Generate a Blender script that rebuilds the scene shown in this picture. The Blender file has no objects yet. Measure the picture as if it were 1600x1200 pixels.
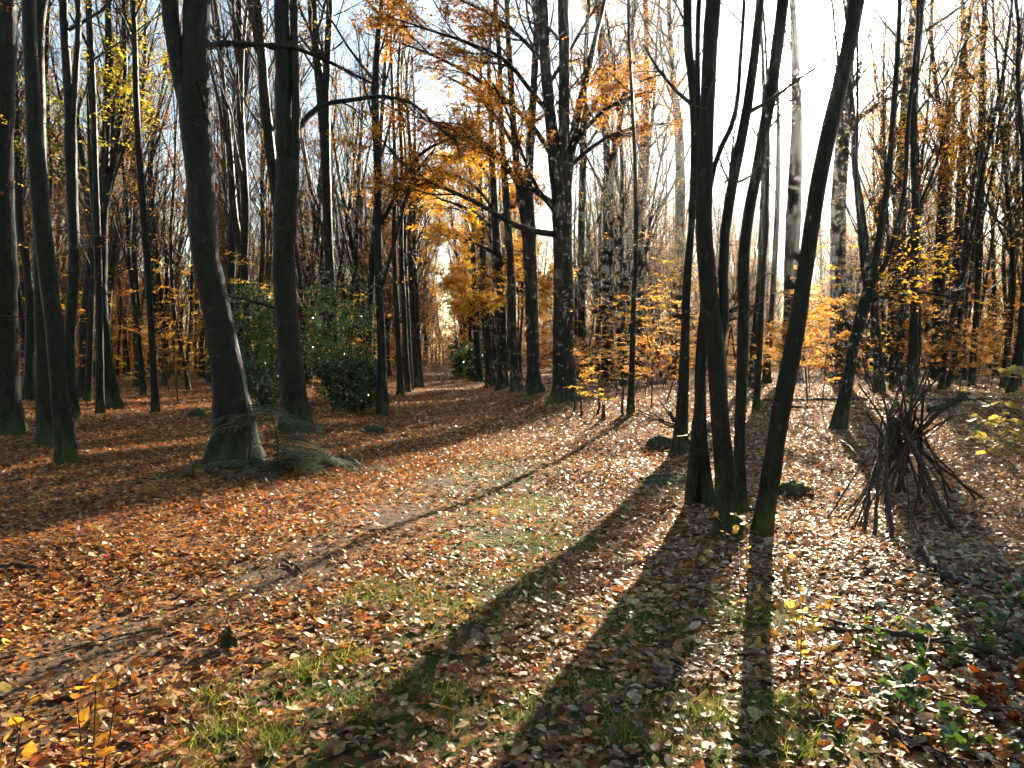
import bpy, math
import numpy as np
from mathutils import Vector

SC = bpy.context.scene
COL = SC.collection
F, HOR, CAMZ = 1208.0, 562.0, 1.60          # focal length and horizon row in photo pixels, eye height
PITCH = math.atan((600 - HOR) / F)

# ------------------------------------------------------------------ camera
cam = bpy.data.cameras.new('camera')
cam.sensor_width = 36.0
cam.lens = F / 1600 * 36.0
cam.clip_end = 2000
cam_ob = bpy.data.objects.new('camera', cam)
COL.objects.link(cam_ob)
cam_ob.location = (0, 0, CAMZ)
cam_ob.rotation_euler = (math.pi / 2 - PITCH, 0, 0)
SC.camera = cam_ob

CP, SP = math.cos(PITCH), math.sin(PITCH)
def ray(px, py):
    a, b = (px - 800) / F, (600 - py) / F
    return np.array([a, CP + b * SP, b * CP - SP])
def at(px, py, Y):
    r = ray(px, py)
    return np.array([0, 0, CAMZ]) + r * (Y / r[1])

# ------------------------------------------------------------------ sky and sun
SUN = ray(1272, 92); SUN /= np.linalg.norm(SUN)
SUN_EL, SUN_AZ = math.asin(SUN[2]), math.atan2(SUN[0], SUN[1])
SKY_STRENGTH, SUN_STRENGTH, EXPOSURE = 0.056, 5.0, 2.3
world = bpy.data.worlds.new('World'); SC.world = world; world.use_nodes = True
wn = world.node_tree; wn.nodes.clear()
sky = wn.nodes.new('ShaderNodeTexSky'); sky.sky_type = 'NISHITA'; sky.sun_disc = False
sky.sun_elevation = SUN_EL; sky.sun_rotation = SUN_AZ
sky.air_density = 1.35; sky.dust_density = 0.25; sky.ozone_density = 1.0
bg = wn.nodes.new('ShaderNodeBackground'); bg.inputs['Strength'].default_value = SKY_STRENGTH
wo = wn.nodes.new('ShaderNodeOutputWorld')
# the bright aureole that hazy air shows round the sun
tcw = wn.nodes.new('ShaderNodeTexCoord'); dp = wn.nodes.new('ShaderNodeVectorMath'); dp.operation = 'DOT_PRODUCT'
dp.inputs[1].default_value = [float(a) for a in SUN]; wn.links.new(tcw.outputs['Generated'], dp.inputs[0])
def aureole(power, gain):
    mx = wn.nodes.new('ShaderNodeMath'); mx.operation = 'MAXIMUM'; mx.inputs[1].default_value = 0; wn.links.new(dp.outputs['Value'], mx.inputs[0])
    pw = wn.nodes.new('ShaderNodeMath'); pw.operation = 'POWER'; pw.inputs[1].default_value = power; wn.links.new(mx.outputs[0], pw.inputs[0])
    ml = wn.nodes.new('ShaderNodeMath'); ml.operation = 'MULTIPLY'; ml.inputs[1].default_value = gain; wn.links.new(pw.outputs[0], ml.inputs[0])
    return ml
g1, g2 = aureole(1500, 30.0), aureole(120, 0.35)
ad = wn.nodes.new('ShaderNodeMath'); ad.operation = 'ADD'; wn.links.new(g1.outputs[0], ad.inputs[0]); wn.links.new(g2.outputs[0], ad.inputs[1])
bg2 = wn.nodes.new('ShaderNodeBackground'); bg2.inputs[0].default_value = (1.0, 0.93, 0.80, 1); wn.links.new(ad.outputs[0], bg2.inputs['Strength'])
adds = wn.nodes.new('ShaderNodeAddShader')
wn.links.new(sky.outputs[0], bg.inputs[0]); wn.links.new(bg.outputs[0], adds.inputs[0]); wn.links.new(bg2.outputs[0], adds.inputs[1]); wn.links.new(adds.outputs[0], wo.inputs[0])
sun = bpy.data.lights.new('sun', 'SUN'); sun.energy = SUN_STRENGTH; sun.angle = math.radians(0.5); sun.color = (1.0, 0.88, 0.66)
sun_ob = bpy.data.objects.new('sun', sun); COL.objects.link(sun_ob)
sun_ob.rotation_euler = Vector(SUN).to_track_quat('Z', 'Y').to_euler()
sun_ob.location = (30, 60, 40)

vs = SC.view_settings
vs.view_transform = 'Standard'; vs.look = 'None'; vs.gamma = 1.0; vs.use_curve_mapping = False; vs.exposure = EXPOSURE
SC.render.engine = 'CYCLES'
cy = SC.cycles
cy.max_bounces = 4; cy.diffuse_bounces = 2; cy.glossy_bounces = 2; cy.transmission_bounces = 3; cy.volume_bounces = 0
cy.transparent_max_bounces = 4; cy.caustics_reflective = False; cy.caustics_refractive = False
cy.sample_clamp_indirect = 6.0
cy.use_denoising = True
cy.use_adaptive_sampling = True; cy.adaptive_threshold = 0.05; cy.adaptive_min_samples = 12
cy.debug_use_spatial_splits = True

# ------------------------------------------------------------------ terrain
def sstep(x, a, b):
    t = np.clip((x - a) / (b - a), 0, 1); return t * t * (3 - 2 * t)
def path_x(y): return 0.30 - 0.091 * y
MOUNDS = []
for mpx, mpy, mr_, mh_ in ((362, 722, .85, .12), (465, 672, .9, .12), (105, 722, .6, .08), (74, 694, .6, .07), (8, 678, .9, .1), (1062, 708, .6, .09), (1104, 788, .55, .08), (1145, 825, .5, .09), (1190, 832, .45, .06), (1312, 672, .7, .1),
                           (884, 630, 1.6, .15), (836, 616, 1.6, .12), (599, 647, .8, .08), (1030, 700, 1.0, .10), (1250, 770, .8, .1), (1420, 800, .9, .06), (1540, 900, 1.2, .12), (200, 800, 1.4, .08), (60, 880, 1.0, .07), (560, 690, 1.2, .07), (960, 740, 1.0, .08)):
    _r = ray(mpx, mpy); _Y = -CAMZ / _r[2] * _r[1]; MOUNDS.append((_r[0] / _r[1] * _Y, _Y, mr_, mh_))
def height(x, y):
    x = np.asarray(x, float); y = np.asarray(y, float)
    u = x - path_x(y)
    fade = sstep(y, 8, 20)
    h = fade * (0.42 * sstep(u, 1.2, 4.6) + 0.16 * sstep(-u, 1.3, 4.0))
    h += 0.045 * np.sin(0.55 * x + 0.8) * np.sin(0.43 * y + 0.4) + 0.02 * np.sin(1.7 * x + 0.5 * y) + 0.015 * np.sin(2.3 * y - 1.1 * x + 2)
    h += 0.10 * sstep(x, 3.2, 8.0) * sstep(y, 3, 7)
    h += 0.010 * (sstep(y, 45, 160) * 100)
    for mx_, my_, mr_, mh_ in MOUNDS:
        h = h + mh_ * np.exp(-((x - mx_) ** 2 + (y - my_) ** 2) / (mr_ * mr_))
    return h - 0.03
def ground(px, py):
    r = ray(px, py); z = 0.0
    for _ in range(12):
        Y = (z - CAMZ) / r[2] * r[1]; Y = min(max(Y, 1.0), 140)
        p = np.array([0, 0, CAMZ]) + r * (Y / r[1])
        z = z * 0.4 + 0.6 * float(height(p[0], p[1]))
    p[2] = float(height(p[0], p[1]))
    return p

# ------------------------------------------------------------------ mesh helpers
def nrm(v): return v / np.maximum(np.linalg.norm(v, axis=-1, keepdims=True), 1e-9)

def mesh_from(name, verts, quads=None, tris=None, cols=None, smooth=True, attrs=None):
    me = bpy.data.meshes.new(name)
    verts = np.asarray(verts, np.float32).reshape(-1, 3)
    q = np.zeros((0, 4), np.int32) if quads is None else np.asarray(quads, np.int32).reshape(-1, 4)
    t = np.zeros((0, 3), np.int32) if tris is None else np.asarray(tris, np.int32).reshape(-1, 3)
    me.vertices.add(len(verts)); me.vertices.foreach_set('co', verts.ravel())
    idx = np.concatenate([q.ravel(), t.ravel()])
    me.loops.add(len(idx)); me.loops.foreach_set('vertex_index', idx)
    npoly = len(q) + len(t)
    me.polygons.add(npoly)
    starts = np.concatenate([np.arange(len(q)) * 4, len(q) * 4 + np.arange(len(t)) * 3]).astype(np.int32)
    me.polygons.foreach_set('loop_start', starts)
    me.polygons.foreach_set('use_smooth', np.full(npoly, smooth, bool))
    if cols is not None:
        a = me.attributes.new('Col', 'FLOAT_COLOR', 'POINT')
        c = np.ones((len(verts), 4), np.float32); c[:, :3] = cols
        a.data.foreach_set('color', c.ravel())
    for k, v in (attrs or {}).items():
        a = me.attributes.new(k, 'FLOAT', 'POINT'); a.data.foreach_set('value', np.asarray(v, np.float32))
    me.update(calc_edges=True)
    return me

class MB:
    def __init__(s): s.v, s.q, s.t, s.c, s.n = [], [], [], [], 0
    def add(s, v, q=None, t=None, c=None):
        v = np.asarray(v, float).reshape(-1, 3)
        s.v.append(v)
        if q is not None: s.q.append(np.asarray(q).reshape(-1, 4) + s.n)
        if t is not None: s.t.append(np.asarray(t).reshape(-1, 3) + s.n)
        s.c.append(np.zeros((len(v), 3)) if c is None else np.broadcast_to(np.asarray(c, float), (len(v), 3)))
        s.n += len(v)
        return s
    def mesh(s, name, cols=False, smooth=True):
        return mesh_from(name, np.concatenate(s.v), np.concatenate(s.q) if s.q else None,
                         np.concatenate(s.t) if s.t else None, np.concatenate(s.c) if cols else None, smooth)

def obj(name, me, mat=None, parent=None, loc=None, rot=None, scale=None):
    if mat is not None and not len(me.materials): me.materials.append(mat)
    o = bpy.data.objects.new(name, me); COL.objects.link(o)
    if parent is not None: o.parent = parent
    if loc is not None: o.location = [float(a) for a in loc]
    if rot is not None: o.rotation_euler = rot
    if scale is not None: o.scale = scale if hasattr(scale, '__len__') else (scale,) * 3
    return o
def tag(o, label=None, cat=None, group=None, kind=None):
    if label: o['label'] = label
    if cat: o['category'] = cat
    if group: o['group'] = group
    if kind: o['kind'] = kind
    return o
def empty(name, loc, rz=0.0):
    o = bpy.data.objects.new(name, None); COL.objects.link(o)
    o.empty_display_size = 0.3
    o.location = [float(a) for a in loc]; o.rotation_euler = (0, 0, rz)
    return o
def copy_tree(root, loc, rz=0.0, scale=1.0, tilt=(0, 0)):
    def cp(o, par):
        c = o.copy(); COL.objects.link(c); c.parent = par
        for ch in list(o.children): cp(ch, c)
        return c
    r = cp(root, None)
    r.location = [float(a) for a in loc]; r.rotation_euler = (tilt[0], tilt[1], rz)
    r.scale = scale if hasattr(scale, '__len__') else (scale,) * 3
    return r

def tubes(P, R, S, mod=None):
    """K tapered tubes: P (K,N,3), R (K,N) -> verts, quads"""
    P = np.asarray(P, float); R = np.asarray(R, float)
    K, N, _ = P.shape
    T = np.empty_like(P); T[:, 1:-1] = P[:, 2:] - P[:, :-2]; T[:, 0] = P[:, 1] - P[:, 0]; T[:, -1] = P[:, -1] - P[:, -2]
    T = nrm(T)
    m = nrm(P[:, -1] - P[:, 0])
    ref = np.where(np.abs(m[:, 2:3]) > 0.75, np.array([[1.0, 0, 0]]), np.array([[0, 0, 1.0]]))
    U = nrm(ref[:, None, :] - (ref[:, None, :] * T).sum(-1, keepdims=True) * T)
    V = np.cross(T, U)
    a = np.arange(S) * 2 * np.pi / S
    rr = R[:, :, None] * (1 if mod is None else mod)
    rr = np.broadcast_to(rr, (K, N, S))
    vv = P[:, :, None, :] + rr[..., None] * (np.cos(a)[None, None, :, None] * U[:, :, None, :] + np.sin(a)[None, None, :, None] * V[:, :, None, :])
    base = (np.arange(K) * N * S)[:, None, None]
    i = np.arange(N - 1)[None, :, None] * S; j = np.arange(S)[None, None, :]; j2 = (np.arange(S) + 1) % S
    q = np.stack([base + i + j, base + i + j2[None, None, :], base + i + S + j2[None, None, :], base + i + S + j], -1)
    return vv.reshape(-1, 3), q.reshape(-1, 4)

def resample(P, R, n):
    """smooth a polyline with radii to n points"""
    P = np.asarray(P, float); R = np.asarray(R, float)
    d = np.concatenate([[0], np.cumsum(np.linalg.norm(np.diff(P, axis=0), axis=1))])
    m = len(P)
    if m < 3:
        t = np.linspace(0, d[-1], n)
        return np.stack([np.interp(t, d, P[:, k]) for k in range(3)], 1), np.interp(t, d, R)
    tan = np.gradient(P, d, axis=0)
    t = np.linspace(0, d[-1], n); i = np.clip(np.searchsorted(d, t, side='right') - 1, 0, m - 2)
    h = (d[i + 1] - d[i]); s = ((t - d[i]) / h)[:, None]; h = h[:, None]
    Q = (2*s**3-3*s**2+1)*P[i] + (s**3-2*s**2+s)*h*tan[i] + (-2*s**3+3*s**2)*P[i+1] + (s**3-s**2)*h*tan[i+1]
    return Q, np.interp(t, d, R)

def grow(P, R, n, tlo, thi, lfac, ang, up, wander, npts, rfac, rng, rcap=None, taper=0.35, flat=0.0, lmin=0.0, lmax=99.0, tl=0.5):
    """n side shoots on every branch of (P,R)"""
    K, N, _ = P.shape
    idx = np.repeat(np.arange(K), n)
    t = rng.uniform(tlo, thi, K * n)
    s = t * (N - 1); i = np.minimum(s.astype(int), N - 2); f = (s - i)[:, None]
    pos = P[idx, i] * (1 - f) + P[idx, i + 1] * f
    d = nrm(P[idx, i + 1] - P[idx, i])
    r = R[idx, i] * (1 - f[:, 0]) + R[idx, i + 1] * f[:, 0]
    Lp = np.linalg.norm(np.diff(P, axis=1), axis=2).sum(1)[idx]
    ref = np.where(np.abs(d[:, 2:3]) > 0.9, np.array([[1.0, 0, 0]]), np.array([[0, 0, 1.0]]))
    u = nrm(np.cross(d, ref)); v = np.cross(d, u)
    az = rng.uniform(0, 2 * np.pi, K * n)
    a = rng.uniform(ang[0], ang[1], K * n)
    dr = np.cos(a)[:, None] * d + np.sin(a)[:, None] * (np.cos(az)[:, None] * u + np.sin(az)[:, None] * v)
    dr[:, 2] *= (1 - flat); dr = nrm(dr)
    L = np.clip(Lp * lfac * rng.uniform(0.55, 1.3, K * n) * (1 - tl * t), lmin, lmax)
    step = (L / (npts - 1))[:, None]
    out = np.empty((K * n, npts, 3)); out[:, 0] = pos
    for k in range(1, npts):
        dr = dr + rng.normal(0, wander, dr.shape); dr[:, 2] += up
        dr = nrm(dr); pos = pos + dr * step; out[:, k] = pos
    r0 = r * rfac * rng.uniform(0.7, 1.15, K * n)
    if rcap is not None: r0 = np.minimum(r0, rcap)
    rad = r0[:, None] * np.linspace(1, taper, npts)[None, :]
    return out, rad

def leaf_quads(pos, ax, nv, L, W, cols, fold=0.25):
    """two-facet folded leaf blades"""
    ax = nrm(ax); side = nrm(np.cross(nv, ax)); up = np.cross(ax, side)
    L = np.asarray(L)[:, None]; W = np.asarray(W)[:, None]
    b = pos; tip = pos + ax * L
    mid = pos + ax * L * 0.45
    l = mid + side * W * 0.5 + up * W * fold; r = mid - side * W * 0.5 + up * W * fold
    v = np.stack([b, l, tip, r], 1).reshape(-1, 3)
    o = (np.arange(len(pos)) * 4)[:, None]
    t = np.concatenate([o + np.array([0, 2, 1]), o + np.array([0, 3, 2])], 0)
    return v, t, np.repeat(cols, 4, 0)

def pick(pal, n, rng, jit=0.18):
    pal = np.asarray([p[:3] for p in pal], float) if len(pal[0]) == 3 else np.asarray([p[:3] for p in pal], float)
    c = pal[rng.integers(0, len(pal), n)]
    return np.clip(c * rng.uniform(1 - jit, 1 + jit, (n, 1)) * rng.uniform(0.92, 1.08, (n, 3)), 0.003, 0.9)

def twig_leaves(P, n, size, pal, rng, tilt=0.35, keep=1.0, tlo=0.15):
    K, N, _ = P.shape
    idx = np.repeat(np.arange(K), n)
    if keep < 1: idx = idx[rng.random(len(idx)) < keep]
    m = len(idx)
    t = rng.uniform(tlo, 1.0, m); s = t * (N - 1); i = np.minimum(s.astype(int), N - 2); f = (s - i)[:, None]
    pos = P[idx, i] * (1 - f) + P[idx, i + 1] * f
    d = nrm(P[idx, i + 1] - P[idx, i])
    sd = nrm(np.cross(d, np.array([0, 0, 1.0])) + 1e-4) * np.where(rng.random(m) < 0.5, 1, -1)[:, None]
    ax = nrm(d * 0.6 + sd * rng.uniform(0.5, 1.1, (m, 1)) + rng.normal(0, 0.25, (m, 3)) + np.array([0, 0, -0.25]))
    nv = nrm(np.array([0, 0, 1.0]) + rng.normal(0, tilt, (m, 3)))
    L = size * rng.uniform(0.65, 1.25, m)
    return leaf_quads(pos, ax, nv, L, L * 0.62, pick(pal, m, rng))

# ------------------------------------------------------------------ materials
def mat(name):
    m = bpy.data.materials.new(name); m.use_nodes = True
    nt = m.node_tree; nt.nodes.clear()
    return m, nt, nt.nodes, nt.links
def node(ns, t, **kw):
    n = ns.new(t)
    for k, v in kw.items():
        if k in n.inputs: n.inputs[k].default_value = v
        else: setattr(n, k, v)
    return n
def ramp(ns, stops, interp='LINEAR'):
    r = ns.new('ShaderNodeValToRGB'); r.color_ramp.interpolation = interp
    e = r.color_ramp.elements
    while len(e) < len(stops): e.new(0.5)
    for k, (p, c) in enumerate(stops):
        e[k].position = p; e[k].color = (c[0], c[1], c[2], 1) if hasattr(c, '__len__') else (c, c, c, 1)
    return r

def bark_mat(name, dark, light, green, rough=0.6, stretch=0.35, scale=9.0, bump=0.35, gz=1.6):
    m, nt, ns, ln = mat(name)
    tc = node(ns, 'ShaderNodeTexCoord'); mp = node(ns, 'ShaderNodeMapping'); mp.inputs['Scale'].default_value = (1, 1, stretch)
    ln.new(tc.outputs['Object'], mp.inputs['Vector'])
    n1 = node(ns, 'ShaderNodeTexNoise', Scale=scale, Detail=6.0, Roughness=0.65); ln.new(mp.outputs[0], n1.inputs['Vector'])
    n2 = node(ns, 'ShaderNodeTexNoise', Scale=1.7, Detail=4.0, Roughness=0.6); ln.new(tc.outputs['Object'], n2.inputs['Vector'])
    r1 = ramp(ns, [(0.32, dark), (0.68, light)]); ln.new(n1.outputs[0], r1.inputs[0])
    mx = node(ns, 'ShaderNodeMix', data_type='RGBA')
    r2 = ramp(ns, [(0.42, 0.0), (0.66, 0.75)]); ln.new(n2.outputs[0], r2.inputs[0])
    ln.new(r2.outputs[0], mx.inputs[0]); ln.new(r1.outputs[0], mx.inputs[6]); mx.inputs[7].default_value = (*green, 1)
    n3 = node(ns, 'ShaderNodeTexNoise', Scale=6.0, Detail=7.0, Roughness=0.7); ln.new(tc.outputs['Object'], n3.inputs['Vector'])
    r3 = ramp(ns, [(0.60, 0.0), (0.66, 0.55)]); ln.new(n3.outputs[0], r3.inputs[0])
    m3 = node(ns, 'ShaderNodeMix', data_type='RGBA'); ln.new(r3.outputs[0], m3.inputs[0]); ln.new(mx.outputs[2], m3.inputs[6]); m3.inputs[7].default_value = (light[0] * 2.2, light[1] * 2.4, light[2] * 2.1, 1)
    mx = m3
    # green algae and moss on the lowest part of the stem
    sx = node(ns, 'ShaderNodeSeparateXYZ'); ln.new(tc.outputs['Object'], sx.inputs[0])
    mr = node(ns, 'ShaderNodeMapRange'); mr.inputs[1].default_value = gz; mr.inputs[2].default_value = -0.1; mr.inputs[3].default_value = 0.0; mr.inputs[4].default_value = 1.0
    ln.new(sx.outputs[2], mr.inputs[0])
    mu = node(ns, 'ShaderNodeMath', operation='MULTIPLY'); ln.new(mr.outputs[0], mu.inputs[0]); ln.new(n1.outputs[0], mu.inputs[1])
    rm = ramp(ns, [(0.28, 0.0), (0.55, 0.8)]); ln.new(mu.outputs[0], rm.inputs[0])
    m2 = node(ns, 'ShaderNodeMix', data_type='RGBA'); m2.inputs[0].default_value = 0.0
    if gz > 0: ln.new(rm.outputs[0], m2.inputs[0])
    ln.new(mx.outputs[2], m2.inputs[6]); m2.inputs[7].default_value = (0.055, 0.075, 0.018, 1)
    b = node(ns, 'ShaderNodeBump', Strength=bump, Distance=0.04); ln.new(n1.outputs[0], b.inputs['Height'])
    p = node(ns, 'ShaderNodeBsdfPrincipled', Roughness=rough); p.inputs['Specular IOR Level'].default_value = 0.10
    ln.new(m2.outputs[2], p.inputs['Base Color']); ln.new(b.outputs[0], p.inputs['Normal'])
    o = node(ns, 'ShaderNodeOutputMaterial'); ln.new(p.outputs[0], o.inputs[0])
    return m
M = {}
M['beech'] = bark_mat('beech_bark', (0.005, 0.0052, 0.004), (0.026, 0.024, 0.018), (0.011, 0.015, 0.008), rough=0.5, bump=0.9)
M['oak'] = bark_mat('rough_bark', (0.009, 0.008, 0.006), (0.040, 0.033, 0.025), (0.02, 0.023, 0.014), rough=0.75, stretch=0.18, scale=16, bump=0.8)
M['twig'] = bark_mat('twig_bark', (0.022, 0.017, 0.013), (0.065, 0.05, 0.037), (0.04, 0.036, 0.025), rough=0.6, stretch=1.0, bump=0.1, gz=-50)
M['deadwood'] = bark_mat('dead_wood', (0.022, 0.016, 0.012), (0.085, 0.062, 0.045), (0.045, 0.038, 0.024), rough=0.7, stretch=1.0, scale=14, bump=0.6, gz=-50)

def leaf_mat(name, trans=0.5, rough=0.4, spec=0.5, tint=(1.25, 1.0, 0.6), mottle=0.5, bump=0.0):
    m, nt, ns, ln = mat(name)
    at_ = node(ns, 'ShaderNodeAttribute', attribute_name='Col')
    tc = node(ns, 'ShaderNodeTexCoord')
    nz = node(ns, 'ShaderNodeTexNoise', Scale=55.0, Detail=3.0); ln.new(tc.outputs['Object'], nz.inputs['Vector'])
    r = ramp(ns, [(0.3, 1 - mottle), (0.7, 1 + 0.25 * mottle)]); ln.new(nz.outputs[0], r.inputs[0])
    mx = node(ns, 'ShaderNodeMix', data_type='RGBA', blend_type='MULTIPLY'); mx.inputs[0].default_value = 1
    ln.new(at_.outputs[0], mx.inputs[6]); ln.new(r.outputs[0], mx.inputs[7])
    p = node(ns, 'ShaderNodeBsdfPrincipled', Roughness=rough); p.inputs['Specular IOR Level'].default_value = spec
    ln.new(mx.outputs[2], p.inputs['Base Color'])
    if bump:
        b = node(ns, 'ShaderNodeBump', Strength=bump, Distance=0.004); ln.new(nz.outputs[0], b.inputs['Height']); ln.new(b.outputs[0], p.inputs['Normal'])
    t2 = node(ns, 'ShaderNodeMix', data_type='RGBA', blend_type='MULTIPLY'); t2.inputs[0].default_value = 1
    ln.new(mx.outputs[2], t2.inputs[6]); t2.inputs[7].default_value = (*tint, 1)
    tr = node(ns, 'ShaderNodeBsdfTranslucent'); ln.new(t2.outputs[2], tr.inputs[0])
    ms = node(ns, 'ShaderNodeMixShader'); ms.inputs[0].default_value = trans
    ln.new(p.outputs[0], ms.inputs[1]); ln.new(tr.outputs[0], ms.inputs[2])
    o = node(ns, 'ShaderNodeOutputMaterial'); ln.new(ms.outputs[0], o.inputs[0])
    return m
M['litter'] = leaf_mat('fallen_leaf', 0.30, 0.46, 0.22, (1.5, 0.9, 0.45), 0.55, 0.5)
M['leaf'] = leaf_mat('autumn_leaf', 0.70, 0.45, 0.4, (1.45, 1.1, 0.6), 0.25)
M['holly'] = leaf_mat('holly_leaf', 0.15, 0.22, 0.6, (1.0, 1.2, 0.5), 0.2)
M['bramble'] = leaf_mat('bramble_leaf', 0.35, 0.35, 0.5, (1.0, 1.3, 0.5), 0.3)
M['needle'] = leaf_mat('conifer_needle', 0.2, 0.4, 0.4, (1.0, 1.1, 0.6), 0.2)
M['grass'] = leaf_mat('grass_blade', 0.4, 0.5, 0.3, (1.1, 1.1, 0.5), 0.2)

def moss_mat():
    m, nt, ns, ln = mat('moss')
    tc = node(ns, 'ShaderNodeTexCoord')
    nz = node(ns, 'ShaderNodeTexNoise', Scale=28.0, Detail=6.0, Roughness=0.7); ln.new(tc.outputs['Object'], nz.inputs['Vector'])
    r = ramp(ns, [(0.3, (0.012, 0.014, 0.007)), (0.5, (0.035, 0.04, 0.012)), (0.72, (0.10, 0.14, 0.022))]); ln.new(nz.outputs[0], r.inputs[0])
    b = node(ns, 'ShaderNodeBump', Strength=1.0, Distance=0.03); ln.new(nz.outputs[0], b.inputs['Height'])
    p = node(ns, 'ShaderNodeBsdfPrincipled', Roughness=0.9); ln.new(r.outputs[0], p.inputs['Base Color']); ln.new(b.outputs[0], p.inputs['Normal'])
    o = node(ns, 'ShaderNodeOutputMaterial'); ln.new(p.outputs[0], o.inputs[0])
    return m
M['moss'] = moss_mat()

def floor_mat():
    m, nt, ns, ln = mat('forest_floor')
    tc = node(ns, 'ShaderNodeTexCoord')
    nz = node(ns, 'ShaderNodeTexNoise', Scale=3.0, Detail=8.0, Roughness=0.7); ln.new(tc.outputs['Object'], nz.inputs['Vector'])
    # leaf-sized cells for the litter that is too far to build leaf by leaf
    wv = node(ns, 'ShaderNodeMix', data_type='VECTOR'); wv.inputs[0].default_value = 0.06
    n0 = node(ns, 'ShaderNodeTexNoise', Scale=9.0, Detail=2.0); ln.new(tc.outputs['Object'], n0.inputs['Vector'])
    ln.new(tc.outputs['Object'], wv.inputs[4]); ln.new(n0.outputs[1], wv.inputs[5])
    vo = node(ns, 'ShaderNodeTexVoronoi', Scale=15.0); ln.new(wv.outputs[1], vo.inputs['Vector'])
    sp = node(ns, 'ShaderNodeSeparateColor'); ln.new(vo.outputs['Color'], sp.inputs[0])
    lr = ramp(ns, [(0.0, (0.035, 0.018, 0.012)), (0.3, (0.10, 0.042, 0.02)), (0.55, (0.19, 0.075, 0.025)), (0.8, (0.30, 0.12, 0.03)), (1.0, (0.38, 0.22, 0.10))])
    ln.new(sp.outputs[0], lr.inputs[0])
    soil = ramp(ns, [(0.3, (0.05, 0.034, 0.022)), (0.6, (0.13, 0.09, 0.058)), (0.8, (0.21, 0.15, 0.10))])
    ns2 = node(ns, 'ShaderNodeTexNoise', Scale=40.0, Detail=8.0, Roughness=0.75); ln.new(tc.outputs['Object'], ns2.inputs['Vector'])
    ln.new(ns2.outputs[0], soil.inputs[0])
    litter_a = node(ns, 'ShaderNodeAttribute', attribute_name='litter'); moss_a = node(ns, 'ShaderNodeAttribute', attribute_name='moss')
    a1 = node(ns, 'ShaderNodeMath', operation='ADD'); ln.new(litter_a.outputs['Fac'], a1.inputs[0])
    sb = node(ns, 'ShaderNodeMath', operation='SUBTRACT'); ln.new(sp.outputs[1], sb.inputs[0]); sb.inputs[1].default_value = 0.5
    ln.new(sb.outputs[0], a1.inputs[1])
    st = ramp(ns, [(0.45, 0.0), (0.55, 1.0)]); ln.new(a1.outputs[0], st.inputs[0])
    m1 = node(ns, 'ShaderNodeMix', data_type='RGBA'); ln.new(st.outputs[0], m1.inputs[0]); ln.new(soil.outputs[0], m1.inputs[6]); ln.new(lr.outputs[0], m1.inputs[7])
    mr = ramp(ns, [(0.35, (0.03, 0.036, 0.012)), (0.65, (0.085, 0.11, 0.022)), (0.85, (0.16, 0.18, 0.04))]); ln.new(ns2.outputs[0], mr.inputs[0])
    am = node(ns, 'ShaderNodeMath', operation='MULTIPLY'); ln.new(moss_a.outputs['Fac'], am.inputs[0]); 
    mm = ramp(ns, [(0.44, 0.0), (0.56, 1.7)]); ln.new(nz.outputs[0], mm.inputs[0]); ln.new(mm.outputs[0], am.inputs[1])
    cl = node(ns, 'ShaderNodeClamp'); ln.new(am.outputs[0], cl.inputs[0])
    m2 = node(ns, 'ShaderNodeMix', data_type='RGBA'); ln.new(cl.outputs[0], m2.inputs[0]); ln.new(m1.outputs[2], m2.inputs[6]); ln.new(mr.outputs[0], m2.inputs[7])
    hs = node(ns, 'ShaderNodeMath', operation='MULTIPLY_ADD'); ln.new(sp.outputs[2], hs.inputs[0]); hs.inputs[1].default_value = 0.8; ln.new(ns2.outputs[0], hs.inputs[2])
    b = node(ns, 'ShaderNodeBump', Strength=0.8, Distance=0.03); ln.new(hs.outputs[0], b.inputs['Height'])
    p = node(ns, 'ShaderNodeBsdfPrincipled', Roughness=0.95); p.inputs['Specular IOR Level'].default_value = 0.08
    ln.new(m2.outputs[2], p.inputs['Base Color']); ln.new(b.outputs[0], p.inputs['Normal'])
    o = node(ns, 'ShaderNodeOutputMaterial'); ln.new(p.outputs[0], o.inputs[0])
    return m
M['floor'] = floor_mat()

# palettes of real leaf colours (linear)
GOLD = [(0.55, 0.30, 0.035), (0.50, 0.24, 0.03), (0.42, 0.18, 0.025), (0.58, 0.36, 0.06)]
ORANGE = [(0.42, 0.16, 0.022), (0.34, 0.115, 0.018), (0.48, 0.21, 0.03), (0.26, 0.085, 0.018)]
YELLOW = [(0.80, 0.58, 0.05), (0.76, 0.50, 0.04), (0.70, 0.40, 0.035), (0.62, 0.54, 0.06)]
LIME = [(0.42, 0.44, 0.05), (0.52, 0.46, 0.06), (0.34, 0.38, 0.05)]
PALE = [(0.60, 0.52, 0.20), (0.55, 0.48, 0.16), (0.48, 0.46, 0.16)]
BROWN = [(0.22, 0.105, 0.028), (0.28, 0.14, 0.03), (0.16, 0.08, 0.028), (0.34, 0.18, 0.035), (0.13, 0.085, 0.03)]
RUST = [(0.24, 0.075, 0.02), (0.30, 0.10, 0.022), (0.20, 0.07, 0.025)]
HOLLY = [(0.08, 0.14, 0.05), (0.11, 0.19, 0.065), (0.20, 0.28, 0.10), (0.05, 0.09, 0.035)]
LITTER = [(0.36, 0.125, 0.030)] * 3 + [(0.28, 0.105, 0.034)] * 4 + [(0.22, 0.105, 0.050)] * 5 + [(0.12, 0.060, 0.038)] * 3 + \
         [(0.36, 0.20, 0.09)] * 4 + [(0.46, 0.17, 0.026)] * 2 + [(0.44, 0.29, 0.15)] * 3 + [(0.48, 0.31, 0.045)]

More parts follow.
